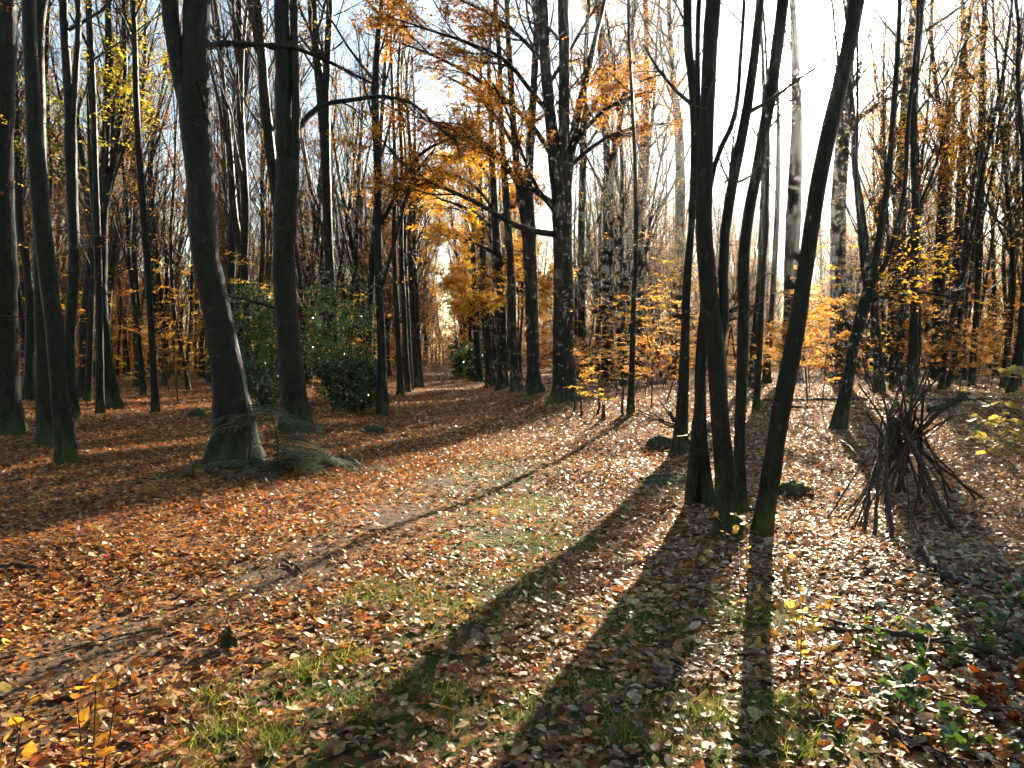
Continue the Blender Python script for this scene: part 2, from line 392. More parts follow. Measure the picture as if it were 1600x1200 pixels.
# ------------------------------------------------------------------ ground sheet
rg = np.random.default_rng(11)
def seg_dist(x, y, line):
    d = np.full(np.shape(x), 1e9)
    for (ax, ay), (bx, by) in zip(line[:-1], line[1:]):
        vx, vy = bx - ax, by - ay
        t = np.clip(((x - ax) * vx + (y - ay) * vy) / (vx * vx + vy * vy), 0, 1)
        d = np.minimum(d, np.hypot(x - ax - t * vx, y - ay - t * vy))
    return d
def gxy(*pts): return [tuple(ground(px, py)[:2]) for px, py in pts]
RUT = gxy((-120, 1110), (150, 1020), (330, 945), (520, 860), (640, 795), (690, 750))
RUT2 = gxy((60, 1130), (170, 1090), (330, 1000))
MID = gxy((560, 1150), (700, 980), (790, 850), (800, 770), (770, 730))
MOSS_SPOTS = [(gxy((600, 930))[0], .5), (gxy((720, 960))[0], .45), (gxy((500, 1080))[0], .5), (gxy((780, 1120))[0], .4),
              (gxy((930, 1080))[0], .35), (gxy((1080, 1130))[0], .6), (gxy((1150, 960))[0], .5), (gxy((870, 850))[0], .55), (gxy((810, 905))[0], .45),
              (gxy((1000, 980))[0], .6), (gxy((350, 1170))[0], .4), (gxy((1250, 1130))[0], .5), (gxy((830, 790))[0], .6)]
def masks(x, y):
    """how much leaf litter and moss lie at (x, y)"""
    dirt = np.maximum(1 - sstep(seg_dist(x, y, RUT), 0.10, 0.75), 0.6 * (1 - sstep(seg_dist(x, y, RUT2), 0.05, 0.4)))
    far = 0.45 * (1 - sstep(np.abs(x - path_x(y)), 0.4, 1.6)) * sstep(y, 16, 24)
    dirt = np.maximum(dirt * (0.75 + 0.25 * np.sin(3.1 * x + 2.2 * y)), far)
    mo = 0.8 * (1 - sstep(seg_dist(x, y, MID), 0.25, 1.0))
    for (sx, sy), r in MOSS_SPOTS:
        mo = np.maximum(mo, 1 - sstep(np.hypot(x - sx, y - sy), r * 0.35, r * 1.25))
    return np.clip(1 - dirt, 0, 1), np.clip(mo, 0, 1)
def axis_steps(a0, near, step, far, g):
    out = list(np.arange(a0, near, step)); s = step
    while out[-1] < far: s *= g; out.append(out[-1] + s)
    return out
xp = axis_steps(0, 14, 0.2, 150, 1.12); xs = np.array([-a for a in xp[:0:-1]] + xp)
ys = np.array([-a for a in axis_steps(0.5, 1.0, 0.5, 52, 1.3)[::-1]] + axis_steps(0, 34, 0.2, 165, 1.1))
GX, GY = np.meshgrid(xs, ys)
GZ = height(GX, GY)
nx, ny = len(xs), len(ys)
ii = (np.arange(ny - 1)[:, None] * nx + np.arange(nx - 1)[None, :]).ravel()
lit, mos = masks(GX.ravel(), GY.ravel())
floor_me = mesh_from('forest_floor', np.stack([GX.ravel(), GY.ravel(), GZ.ravel()], 1), np.stack([ii, ii + 1, ii + nx + 1, ii + nx], 1), attrs={'litter': lit, 'moss': mos})
floor_ob = tag(obj('forest_floor', floor_me, M['floor']), kind='structure')

# ------------------------------------------------------------------ fallen leaves
def leaf_template(detail, rng):
    """one curled beech leaf, unit length along +Y"""
    curl, fold, twist = rng.uniform(-0.55, 0.75), rng.uniform(0.0, 0.35), rng.uniform(-0.4, 0.4)
    if detail == 2:
        st = [(0.0, 0.0), (0.18, 0.22), (0.45, 0.34), (0.75, 0.22), (1.0, 0.0)]
    elif detail == 1:
        st = [(0.0, 0.0), (0.42, 0.33), (1.0, 0.0)]
    if detail == 2 and rng.random() < 0.35: st = [(0.0, 0.0), (0.2, rng.uniform(.12, .42)), (0.5, rng.uniform(.2, .46)), (0.72, rng.uniform(.14, .4)), (1.0, 0.0)]
    asym = rng.uniform(0.65, 1.25, 3)
    v = []
    for y, w in st:
        z = curl * (y - 0.5) ** 2
        if w == 0: v.append((0, y, z))
        else:
            for sg in (-1, 0, 1):
                wv = 0.05 * math.sin(9 * y + 2 * sg) if detail == 2 else 0
                v.append((sg * w * (asym[0] if sg > 0 else asym[1]), y + (0.10 * (asym[2] - 0.95) * sg if detail == 2 else 0), z + (fold * w + wv) * abs(sg) + twist * sg * w * (y - 0.5)))
    v = np.array(v) - np.array([0, 0.5, 0])
    if detail == 2:
        q = []; t = [(0, 2, 1), (0, 3, 2)]
        for k in (1, 4): q += [(k, k + 1, k + 4, k + 3), (k + 1, k + 2, k + 5, k + 4)]
        t += [(7, 8, 10), (8, 9, 10)]
        tri = t + [(a, b, c) for a, b, c, d in q] + [(a, c, d) for a, b, c, d in q]
    else:
        tri = [(0, 2, 1), (0, 3, 2), (1, 2, 4), (2, 3, 4)]
    return v, np.array(tri)

def litter_band(mb, y0, y1, dens, detail, size, rng, tilt, ntemp=26, zj=0.03, keep_out=None):
    w = lambda y: 0.74 * y + 1.6
    area = 0.74 * (y1 * y1 - y0 * y0) + 3.2 * (y1 - y0)
    n = int(area * dens)
    y = rng.uniform(y0, y1, n * 2); y = y[rng.random(len(y)) < w(y) / w(y1)][:n]
    x = rng.uniform(-1, 1, len(y)) * w(y)
    l, mo = masks(x, y)
    clump = 0.75 + 0.25 * np.sin(2.1 * x + 1.3 * np.sin(1.7 * y)) * np.sin(1.9 * y + 0.7 * np.sin(2.3 * x))
    k = rng.random(len(y)) < np.clip((0.20 + 0.80 * l) * (1 - 0.62 * mo) * clump, 0.05, 1)
    x, y = x[k], y[k]; n = len(x)
    z = height(x, y) + rng.uniform(0.004, zj, n)
    a = rng.uniform(0, 2 * np.pi, n); tx = rng.normal(0, tilt, n); ty = rng.normal(0, tilt, n)
    L = size * np.clip(rng.lognormal(0, 0.33, n), 0.4, 2.0)
    redder = 0.5 + 0.5 * np.sin(0.9 * x + 0.4 * y + 1.0) * np.sin(0.7 * y - 0.5 * x)
    c = pick(LITTER, n, rng, 0.3) * 1.3
    onpath = ((1 - sstep(np.abs(x - path_x(y)), 0.6, 1.9)) * sstep(y, 5, 9))[:, None]
    c = c * (1 + onpath * np.array([[0.12, 0.26, 0.45]]))
    left = np.clip(sstep(-x, -2.5, 1.5), 0, 1)[:, None]           # redder, fresher litter under the beeches on the left
    c = c * (1 + left * np.array([[0.05, -0.04, -0.22]]) + (1 - left) * np.array([[0.04, 0.30, 0.62]]) + (redder[:, None] - 0.5) * np.array([[0.25, 0.05, -0.1]]))
    c = c * np.array([[0.95, 1.08, 0.95]])
    lum = c.mean(1, keepdims=True) * np.array([[1.12, 0.98, 0.86]]); f_ = 0.10 + 0.26 * (1 - left); c = c * (1 - f_) + lum * f_
    ca, sa = np.cos(a), np.sin(a)
    if detail == 0:
        ax = np.stack([-sa, ca, np.sin(tx)], 1); nv = nrm(np.stack([ty, -tx, np.ones(n)], 1))
        v, t, cc = leaf_quads(np.stack([x, y, z], 1), ax, nv, L, L * 0.66, c, 0.15)
        mb.add(v, t=t, c=cc); return
    T = [leaf_template(detail, rng) for _ in range(ntemp)]
    which = rng.integers(0, ntemp, n)
    cx, sx_, cy_, sy_ = np.cos(tx), np.sin(tx), np.cos(ty), np.sin(ty)
    for w_ in range(ntemp):
        s = which == w_
        tv, tt = T[w_]
        p = tv[None] * L[s][:, None, None]
        X, Y, Z = p[..., 0], p[..., 1], p[..., 2]
        Y, Z = Y * cx[s][:, None] - Z * sx_[s][:, None], Y * sx_[s][:, None] + Z * cx[s][:, None]
        X, Z = X * cy_[s][:, None] + Z * sy_[s][:, None], -X * sy_[s][:, None] + Z * cy_[s][:, None]
        X, Y = X * ca[s][:, None] - Y * sa[s][:, None], X * sa[s][:, None] + Y * ca[s][:, None]
        low = Z.min(1, keepdims=True)
        Z = Z - np.minimum(low, 0) * 0.6
        v = np.stack([X + x[s][:, None], Y + y[s][:, None], Z + z[s][:, None]], -1)
        m = s.sum(); nv_ = len(tv)
        t = (tt[None] + (np.arange(m) * nv_)[:, None, None]).reshape(-1, 3)
        mb.add(v.reshape(-1, 3), t=t, c=np.repeat(c[s], nv_, 0))
mb = MB()
litter_band(mb, 1.6, 6.5, 1050, 2, 0.048, rg, 0.28)
litter_band(mb, 6.5, 16.0, 500, 1, 0.055, rg, 0.32)
litter_band(mb, 16.0, 34.0, 135, 0, 0.078, rg, 0.36, zj=0.04)
litter_band(mb, 34.0, 75.0, 20, 0, 0.11, rg, 0.36, zj=0.05)
# crumbs of broken leaf in between
litter_band(mb, 1.6, 8.0, 380, 0, 0.024, rg, 0.4, zj=0.025)
leaf_litter = tag(obj('leaf_litter', mb.mesh('leaf_litter', True, False), M['litter'], floor_ob), kind='stuff')

# small dead twigs strewn over the litter
n = 620
ty_ = rg.uniform(2.0, 16, n); tx_ = rg.uniform(-0.72, 0.72, n) * ty_ ; ta = rg.uniform(0, 6.28, n); tl_ = rg.uniform(0.06, 0.32, n)
tp = np.stack([tx_[:, None] + np.cos(ta)[:, None] * tl_[:, None] * np.array([-.5, 0, .5]), ty_[:, None] + np.sin(ta)[:, None] * tl_[:, None] * np.array([-.5, 0, .5]), np.zeros((n, 3))], -1)
tp = tp + rg.normal(0, .012, tp.shape); tp[..., 2] = height(tp[..., 0], tp[..., 1]) + rg.uniform(.02, .05, (n, 1)) + rg.normal(0, .006, (n, 3))
tag(obj('twig_litter', mesh_from('twig_litter', *tubes(tp, rg.uniform(.0015, .0045, (n, 1)) * np.array([[1, .9, .5]]), 4)), M['deadwood'], floor_ob), kind='stuff')

# the largest leaves in view, each one an object of its own on the forest floor
shapes = []
for k in range(9):
    v, t = leaf_template(2, rg)
    for col in ((0.34, 0.11, 0.022), (0.22, 0.075, 0.024), (0.14, 0.06, 0.03), (0.28, 0.15, 0.07), (0.40, 0.15, 0.025), (0.46, 0.30, 0.045)):
        me = mesh_from('leaf', v, None, t, np.tile(np.array(col), (len(v), 1)), False); me.materials.append(M['litter']); shapes.append(me)
n_leaf = 0
while n_leaf < 300:
    px, py = rg.uniform(8, 1592), rg.uniform(1000, 1194)
    p = ground(px, py); l, mo = masks(p[0], p[1])
    if rg.random() > 0.3 + 0.7 * float(l): continue
    w_ = [0.2, 0.24, 0.26, 0.16, 0.1, 0.04]
    o = obj('leaf', shapes[rg.integers(0, 9) * 6 + int(rg.choice(6, p=w_))], None, floor_ob, p + np.array([0, 0, rg.uniform(0.03, 0.045)]),
            (rg.normal(0, 0.25), rg.normal(0, 0.25), rg.uniform(0, 6.28)), float(rg.uniform(0.05, 0.082)))
    n_leaf += 1

# grass and moss tufts between the leaves
def blades(n, spots, rng):
    P = []; 
    for (sx, sy), r, cnt in spots:
        a = rng.uniform(0, 2 * np.pi, cnt); d = r * np.sqrt(rng.random(cnt)) * rng.uniform(0.5, 1, cnt)
        P.append(np.stack([sx + d * np.cos(a), sy + d * np.sin(a)], 1))
    P = np.concatenate(P); n = len(P)
    z = height(P[:, 0], P[:, 1]); p = np.concatenate([P, z[:, None]], 1)
    ax = nrm(np.stack([rng.normal(0, 0.7, n), rng.normal(0, 0.7, n), np.ones(n)], 1))
    nv = nrm(rng.normal(0, 1, (n, 3)))
    L = rng.uniform(0.02, 0.10, n) 
    c = pick([(0.12, 0.15, 0.03), (0.20, 0.22, 0.05), (0.34, 0.31, 0.11), (0.09, 0.12, 0.025)], n, rng)
    return leaf_quads(p, ax, nv, L, np.full(n, 0.0045), c, 0.1)
sp = [(s, r, int(800 * r)) for s, r in MOSS_SPOTS]
for px, py in ((420, 1165), (350, 1140), (470, 1050), (540, 1030), (640, 1080), (330, 1095), (960, 1150), (1110, 1120), (1235, 1110), (1240, 1170), (700, 1090), (560, 1120), (1000, 1160)):
    sp.append((tuple(ground(px, py)[:2]), 0.16, 240))
v, t, c = blades(0, sp, rg)
tag(obj('grass', mesh_from('grass', v, None, t, c, False), M['grass']), 'short pale green grass and moss growing through the leaf litter', 'grass', kind='stuff')

# ------------------------------------------------------------------ trees
rt = np.random.default_rng(5)
def trace_pts(trace, Y0, dy=0.0):
    n = len(trace)
    P = np.array([at(px, py, Y0 + dy * (k / max(n - 1, 1))) for k, (px, py, w) in enumerate(trace)])
    R = np.array([w * (Y0 + dy * (k / max(n - 1, 1))) / F / 2 for k, (px, py, w) in enumerate(trace)])
    return P, R
def extend(P, R, H, rng, rtip=0.02, drift=0.10):
    """carry a traced stem on upwards, out of the frame, to height H"""
    P, R = list(P), list(R)
    if P[-1][2] >= H - 1: return np.array(P), np.array(R)
    d = nrm(P[-1] - P[max(len(P) - 3, 0)]); d = nrm(d + np.array([0, 0, 0.6]))
    z0 = P[-1][2]; r0 = R[-1]
    while P[-1][2] < H:
        d = nrm(d + rng.normal(0, drift, 3) * np.array([1, 1, 0.3]) + np.array([0, 0, 0.12]))
        P.append(P[-1] + d * 1.1); f = min(1, (P[-1][2] - z0) / max(H - z0, .1))
        R.append(r0 * (1 - f) ** 0.8 + rtip * f)
    return np.array(P), np.array(R)
def sub_above(P, R, z, n):
    d = np.nonzero(P[:, 2] > z)[0]
    i = d[0] if len(d) else len(P) - 3
    i = min(i, len(P) - 3)
    return resample(P[i:], R[i:], n)
def base_trunk(P, R, n, S, rng, flare=0.5, lobes=5):
    P, R = resample(P, R, n)
    z = P[:, 2] - P[0, 2]
    th = np.arange(S) * 2 * np.pi / S
    ph = rng.uniform(0, 6.28)
    e = np.exp(-z / 0.30)[None, :, None]
    mod = 1 + e * (flare * 0.5 + flare * 0.6 * np.cos(lobes * th + ph)[None, None, :] + 0.1 * np.cos(2 * th + 1)[None, None, :])
    e2 = np.exp(-z / 0.55)[None, :, None]
    mod = mod + e2 * flare * 0.35 * np.maximum(np.cos(lobes * th + ph), 0)[None, None, :] ** 3
    for _ in range(7):
        kz, kt, ka = rng.uniform(0.5, 9), rng.uniform(0, 6.28), rng.uniform(0.05, 0.14)
        mod = mod + ka * np.exp(-((z[None, :, None] - kz) / 0.22) ** 2) * np.maximum(np.cos(th - kt), 0)[None, None, :] ** 3
    mod = mod + 0.03 * np.cos(3 * th[None, None, :] + z[None, :, None] * 1.3 + ph) + 0.02 * rng.normal(0, 1, (1, n, 1))
    return tubes(P[None], R[None], S, mod)

def tree(name, label, trace, stems=(), limbs=(), H=22.0, zc=None, n1=9, n2=5, n3=4, l1=0.32, bark='beech', leaf=None, nleaf=0, keep=1.0,
         low=0, d=None, group=None, S=16, flare=0.5, up1=0.10, ang1=(0.5, 1.0), leaf_size=0.065, cat='tree', ext_main=None, lowleaf=False, low_len=(0.8, 2.2)):
    rng = rt
    if d is None: b = ground(trace[0][0], trace[0][1]); Y0 = b[1]
    else: Y0 = d; b = at(trace[0][0], trace[0][1], d); b[2] = float(height(b[0], b[1]))
    P, R = trace_pts(trace, Y0)
    P[0] = b; 
    P = np.concatenate([[P[0] - np.array([0, 0, 0.25])], P]); R = np.concatenate([[R[0] * 1.03], R])
    if ext_main is None: ext_main = not stems
    root = empty(name, b)
    tag(root, label, cat, group)
    skel = []
    if ext_main: P, R = extend(P, R, H, rng)
    nseg = max(30, len(P) * 4)
    v, q = base_trunk(P - b, R, nseg, S, rng, flare)
    obj('trunk', mesh_from('trunk', v, q), M[bark], root)
    if ext_main: skel.append((P, R))
    for st in stems:
        dy = st[0] if not hasattr(st[0], '__len__') else 0.0
        tr = st[1:] if not hasattr(st[0], '__len__') else st
        p, r = trace_pts(tr, Y0, dy)
        p, r = extend(p, r, H * rng.uniform(0.85, 1.0), rng)
        ps, rs = resample(p, r, max(14, len(p) * 2))
        v, q = tubes((ps - b)[None], rs[None], max(8, S - 4))
        obj('limb', mesh_from('limb', v, q), M[bark], root)
        skel.append((p, r))
    crown = MB(); fol = MB(); nf = 0
    def leaves(T, n, kp, pal, sz):
        v, t, c = twig_leaves(T - b, n, sz, pal, rng, keep=kp)
        if len(v): fol.add(v, t=t, c=c); return len(v)
        return 0
    def fine(A, RA, k2, k3, pal, nl, kp, flat=0.35, lf2=0.5, lf3=0.5):
        nonlocal nf
        B, RB = grow(A, RA, k2 + 1, 0.15, 1.0, lf2, (0.45, 0.95), 0.05, 0.12, 5, 0.55, rng, rcap=0.024 if Y0 < 26 else 0.03, flat=flat, lmin=0.5, lmax=2.6)
        crown.add(*tubes(B - b, RB, 4))
        C, RC = grow(B, RB, k3 + (2 if Y0 > 20 else 0), 0.15, 1.0, 0.55, (0.4, 0.9), 0.02, 0.14, 4, 0.6, rng, rcap=0.011 if Y0 < 26 else 0.016, flat=flat, lmin=0.35, lmax=1.5)
        crown.add(*tubes(C - b, RC, 3))
        if pal is not None and nl:
            nf += leaves(C, nl + 2, kp, pal, leaf_size * 1.25) + leaves(B, nl, kp, pal, leaf_size * 1.25)
        return C
    zc_ = zc if zc is not None else (P[0][2] + 6)
    pl, rl = zip(*[sub_above(p, r, zc_, 14) for p, r in skel])
    A, RA = grow(np.array(pl), np.array(rl), n1, 0.02, 0.97, l1, ang1, up1, 0.09, 7, 0.42, rng, rcap=0.09, lmin=1.0, lmax=6.5)
    crown.add(*tubes(A - b, RA, 6))
    fine(A, RA, n2, n3, leaf, nleaf, keep)
    for lb in limbs:
        dy, opt, tr = lb[0], lb[1], lb[2:]
        p, r = trace_pts(tr, Y0, dy)
        ps, rs = resample(p, r, 14)
        v, q = tubes((ps - b)[None], rs[None], 8)
        obj('limb', mesh_from('limb', v, q), M[bark], root)
        A, RA = grow(ps[None], rs[None], opt.get('n1', 7), 0.2, 1.0, opt.get('l1', 0.35), (0.4, 0.9), opt.get('up', 0.04), 0.1, 6, 0.6, rng, rcap=0.03, flat=0.3, lmin=0.6, lmax=opt.get('lmax', 3.0))
        crown.add(*tubes(A - b, RA, 5))
        fine(A, RA, opt.get('n2', 5), opt.get('n3', 4), opt.get('leaf'), opt.get('nleaf', 0), opt.get('keep', 1.0))
    if low:   # fine low shoots on the stem
        ps, rs = resample(P, R, 16); zz = ps[:, 2] - b[2]; hi = np.nonzero(zz < 7.5)[0][-1]
        A, RA = grow(ps[None, 1:hi + 1], rs[None, 1:hi + 1], low, 0.15, 1.0, 0.25, (1.1, 1.6), 0.0, 0.10, 6, 0.2, rng, rcap=0.010, flat=0.6, lmin=low_len[0], lmax=low_len[1], taper=0.2)
        crown.add(*tubes(A - b, RA, 4))
        B, RB = grow(A, RA, 5, 0.2, 1.0, 0.5, (0.5, 0.9), 0.0, 0.12, 4, 0.6, rng, rcap=0.005, flat=0.7, lmin=0.15, lmax=0.8)
        crown.add(*tubes(B - b, RB, 3))
        if lowleaf: nf += leaves(B, 5, 0.6, lowleaf, 0.06)
    obj('crown', crown.mesh('crown'), M['twig'], root)
    if nf: obj('foliage', fol.mesh('foliage', True, False), M['leaf'], root)
    return root

# --- left of the path, nearest first
tree('beech_tree', 'thick forked dark beech beside the small conifer, left of the path', [(362,722,84),(364,665,60),(358,600,50),(342,500,44),(322,400,42),(312,270,42),(304,180,48),(304,140,48)],
     stems=[[(304,165,38),(306,100,40),(308,0,40)], [(297,190,26),(285,130,27),(275,80,25),(264,0,25)]],
     limbs=[(1.5, dict(n1=5, l1=0.3), (322,74,12),(345,68,9),(400,70,8),(455,74,7),(500,90,6),(545,112,5),(590,135,3)),
            (-1.0, dict(n1=2, l1=0.2), (325,190,5),(318,160,6),(308,130,5))],
     H=24, zc=6.5, n1=8, n2=5, n3=4, S=20, low=4, low_len=(0.6, 1.6))
tree('beech_tree', 'dark beech with one long arching limb, right of the thick forked beech', [(465,672,50),(460,620,40),(452,545,36),(446,470,34),(444,400,33),(446,330,35),(450,288,36),(449,250,36)],
     stems=[[(445,270,26),(443,200,24),(443,100,24),(440,0,23)], [(457,275,20),(462,200,13),(461,100,13),(459,0,12)]],
     limbs=[(2.0, dict(n1=9, l1=0.3, leaf=GOLD, nleaf=3, keep=0.4), (463,215,9),(472,192,9),(500,166,8),(550,156,7),(612,152,6),(650,165,5),(680,195,4),(715,222,3)),
            (-0.5, dict(n1=5, l1=0.3), (436,78,8),(410,70,7),(380,68,6),(345,64,4)),
            (0.4, dict(n1=3, l1=0.3), (440,486,6),(420,478,5),(390,470,4),(358,462,3))],
     H=24, zc=8.5, n1=9, n2=5, n3=5, S=18, low=3)
tree('tree', 'slim leaning trunk with lit right edge, nearest tree at the left side', [(105,722,31),(100,670,27),(92,600,25),(83,500,24),(71,400,26),(59,267,24),(51,133,21),(45,0,19)], H=20, zc=6.5, n1=9, n2=5, n3=4, S=16, low=9, lowleaf=RUST, low_len=(1.0, 3.2))
tree('tree', 'dark trunk close behind the slim leaning trunk at the left side', [(74,694,27),(70,620,24),(68,550,23),(64,400,21),(62,200,18),(66,0,16)], H=21, zc=8, n1=9, n2=5, n3=5)
tree('tree', 'thick trunk cut by the left edge of the picture', [(8,678,58),(6,640,47),(5,600,44),(2,400,42),(-3,200,40),(5,60,38),(6,0,36)], H=24, zc=7.5, n1=9, S=18, low=6, lowleaf=YELLOW, low_len=(1.0, 2.6))
tree('tree', 'curved slim tree between the leaning left trunk and the twin-stemmed beech', [(113,655,21),(109,600,17),(108,560,17),(112,480,16),(116,400,16),(112,300,16),(110,200,18)], stems=[[(110,215,13),(106,130,13),(99,0,12)],[(112,215,10),(118,120,9),(122,0,8)]], H=20, zc=7, n1=9, n2=5, n3=5)
tree('beech_tree', 'twin-stemmed beech in the left wood forking at head height', [(175,638,30),(169,590,21),(165,550,18),(158,460,17),(157,390,20),(157,350,21)], stems=[[(160,365,14),(163,300,13),(166,200,12),(170,100,11),(168,0,9)],[(154,365,11),(145,290,10),(141,200,9),(140,60,8),(138,0,7)],[(161,350,8),(175,260,8),(190,180,7),(196,90,6)]], H=22, zc=5, n1=10, n2=6, n3=5, leaf=LIME, nleaf=5, keep=0.8, leaf_size=0.08)
tree('tree', 'thin stem standing just left of the twin-stemmed beech', [(157,646,13),(156,590,12),(156,540,11),(153,400,11),(150,300,9),(146,150,8),(140,0,7)], H=18, zc=5, n1=10, n2=6, n3=5, leaf=LIME, nleaf=4, keep=0.8, leaf_size=0.08)
tree('tree', 'slender tree with pale lit side in the gap left of the thick forked beech', [(243,646,13),(240,590,10),(237,520,10),(229,400,10),(221,290,10),(214,180,9),(208,0,7)], H=19, zc=5, n1=11, n2=6, n3=5, leaf=LIME + YELLOW, nleaf=4, keep=0.7, leaf_size=0.08, low=6, lowleaf=YELLOW)
tree('tree', 'straight tree rising out of the holly bush', [(531,640,19),(526,570,16),(520,500,15),(514,400,14),(508,230,15),(505,150,21)], stems=[[(503,165,14),(492,60,13),(486,0,12)],[(508,165,12),(513,60,11),(515,0,10)]], d=25, H=23, zc=6, n1=13, n2=6, n3=5, leaf=GOLD + YELLOW, nleaf=3, keep=0.5)
tree('tree', 'dark tree at the left path edge right of the holly with two rising branches', [(599,647,20),(597,600,15),(596,540,13),(592,440,12),(591,400,12),(590,260,12),(586,150,12),(590,60,8),(596,0,6)],
     limbs=[(1.5, dict(n1=7, l1=0.3, leaf=GOLD, nleaf=2, keep=0.3), (596,350,7),(610,322,7),(628,288,7),(645,255,6),(665,235,5),(690,222,4),(720,212,3)),
            (-0.6, dict(n1=6, l1=0.3, leaf=GOLD, nleaf=2, keep=0.3), (598,445,6),(612,395,6),(625,345,5),(637,300,5),(655,262,4),(680,232,2))], H=20, zc=8, n1=10, n2=5, n3=5, low=4, lowleaf=GOLD)
for px, by, w, lab in ((626,618,9,'nearest of the thin trunks lining the left path edge'), (637,612,9,'second of the thin trunks lining the left path edge'), (643,609,6,'third and thinnest of the trunks lining the left path edge'),
                       (651,606,9,'fourth of the thin trunks lining the left path edge'), (658,606,6,'fifth of the thin trunks lining the left path edge')):
    tree('tree', lab, [(px, by, w * 1.25), (px - 3, by - 60, w), (px - 6, 480, w * 0.9), (px - 10, 400, w * 0.85), (px - 9, 250, w * 0.7), (px - 14, 100, w * 0.5)], H=20, zc=4, n1=13, n2=5, n3=4, S=10, leaf=GOLD, nleaf=2, keep=0.35, group='thin trunks along the left path edge')

# --- the avenue on the right of the path
OR = dict(leaf=GOLD + YELLOW[:3] + ORANGE[:2], nleaf=6, keep=0.9)
tree('beech_tree', 'large beech with dense orange leaves overhanging the path, first of the avenue on the right',
     [(884,630,52),(882,605,39),(880,570,34),(881,450,31),(879,380,29),(877,300,31),(877,255,38)],
     stems=[[(868,275,20),(862,200,19),(852,100,17),(848,0,15)], [(882,275,20),(881,180,17),(882,100,17),(880,0,17)], [0.8,(888,270,15),(902,180,13),(915,130,11),(930,60,8),(945,0,6)]],
     limbs=[(-3.0, dict(n1=12, l1=0.38, n2=5, n3=4, **OR), (866,366,10),(838,362,10),(800,350,9),(770,331,8),(735,312,7),(690,292,6),(650,272,5),(615,240,4),(585,205,2)),
            (-2.0, dict(n1=11, l1=0.3, n2=6, n3=5, **OR), (870,322,10),(845,305,9),(818,286,8),(793,268,7),(770,238,6),(735,216,5),(690,197,4),(640,178,2)),
            (1.0, dict(n1=12, l1=0.42, n2=6, n3=5, **OR), (866,250,9),(838,205,8),(800,165,7),(755,130,6),(705,100,5),(640,72,3),(600,60,2)),
            (-3.5, dict(n1=12, l1=0.42, n2=6, n3=5, **OR), (860,180,8),(828,140,7),(790,95,6),(740,70,5),(680,50,4),(620,30,2)),
            (0.5, dict(n1=11, l1=0.42, n2=6, n3=5, **OR), (852,100,7),(815,60,6),(770,25,5),(720,0,4),(660,-30,2)),
            (-4.0, dict(n1=9, l1=0.3, n2=5, n3=5, **OR), (865,330,7),(835,285,6),(812,230,5),(795,180,4),(770,130,3)),
            (0.5, dict(n1=10, l1=0.45, n2=5, n3=4, leaf=ORANGE[:2] + GOLD, nleaf=2, keep=0.6), (886,265,8),(915,238,7),(955,212,6),(1000,198,4),(1045,192,2)),
            (-1.5, dict(n1=10, l1=0.45, n2=5, n3=4, leaf=ORANGE[:2] + GOLD, nleaf=2, keep=0.6), (888,245,8),(912,205,7),(945,172,6),(985,152,4),(1025,140,2)),
            (-2.0, dict(n1=8, l1=0.3, n2=5, n3=4, **OR), (890,230,7),(915,190,6),(940,150,5),(965,130,3))],
     H=24, zc=8.0, n1=10, n2=5, n3=5, S=20, leaf=ORANGE, nleaf=2, keep=0.55, flare=0.3, low=6, lowleaf=ORANGE)
tree('beech_tree', 'second beech of the right avenue with a broad fork', [(836,616,32),(834,590,22),(832,520,20),(828,400,21),(823,330,24),(820,300,26)],
     stems=[[(815,315,15),(806,240,11),(800,150,10),(792,0,8)],[(824,315,15),(829,220,12),(836,100,11),(838,0,10)]],
     limbs=[(-2, dict(n1=9, l1=0.3, n2=5, n3=5, **OR), (814,300,8),(790,255,7),(760,225,6),(720,205,4),(690,200,2)), (2, dict(n1=9, l1=0.3, n2=5, n3=5, **OR), (810,240,7),(780,190,6),(750,150,5),(700,120,3))], H=24, zc=8, n1=10, n2=5, n3=5, leaf=ORANGE, nleaf=2, keep=0.5)
YE = dict(leaf=YELLOW, nleaf=4, keep=0.95, n1=13, l1=0.75, n2=6, n3=4)
tree('beech_tree', 'third beech of the right avenue, slimmer than its neighbours', [(807,612,19),(803,570,14),(800,500,13),(797,400,12),(790,300,11),(784,200,9),(780,80,8)], H=22, zc=9, n1=11, n2=5, n3=4, leaf=ORANGE, nleaf=2, keep=0.4)
tree('beech_tree', 'yellow-leaved beech glowing over the path, fourth of the right avenue', [(787,608,20),(784,570,16),(783,500,15),(780,440,14),(776,380,13),(772,300,11),(768,200,8),(765,80,6)],
     limbs=[(-2, YE, (776,400,7),(755,385,6),(725,372,5),(690,366,3)), (1, YE, (774,360,7),(745,335,6),(710,318,4),(680,310,2)), (-1, YE, (774,330,7),(750,300,5),(725,280,4),(695,268,2)),
            (2, YE, (772,300,6),(757,265,5),(735,245,3),(715,238,2)), (-1, YE, (778,440,6),(755,428,5),(735,430,4),(715,440,2)), (-2, YE, (776,350,6),(796,325,5),(815,318,3)), (1, YE, (778,420,5),(800,400,4),(820,395,2)),
            (-3, YE, (782,470,5),(800,455,4),(822,450,3),(850,455,2)), (-3, YE, (780,478,5),(766,466,4),(745,470,3),(735,478,2))], H=20, zc=11, n1=9, n2=5, n3=4, leaf=YELLOW, nleaf=3, keep=0.6, leaf_size=0.105)
tree('beech_tree', 'fifth beech of the right avenue beside the dark evergreen', [(768,604,20),(764,570,14),(760,520,13),(756,430,11),(752,330,9),(748,200,7)], H=21, zc=7, n1=12, n2=5, n3=4, leaf=GOLD, nleaf=3, keep=0.5)
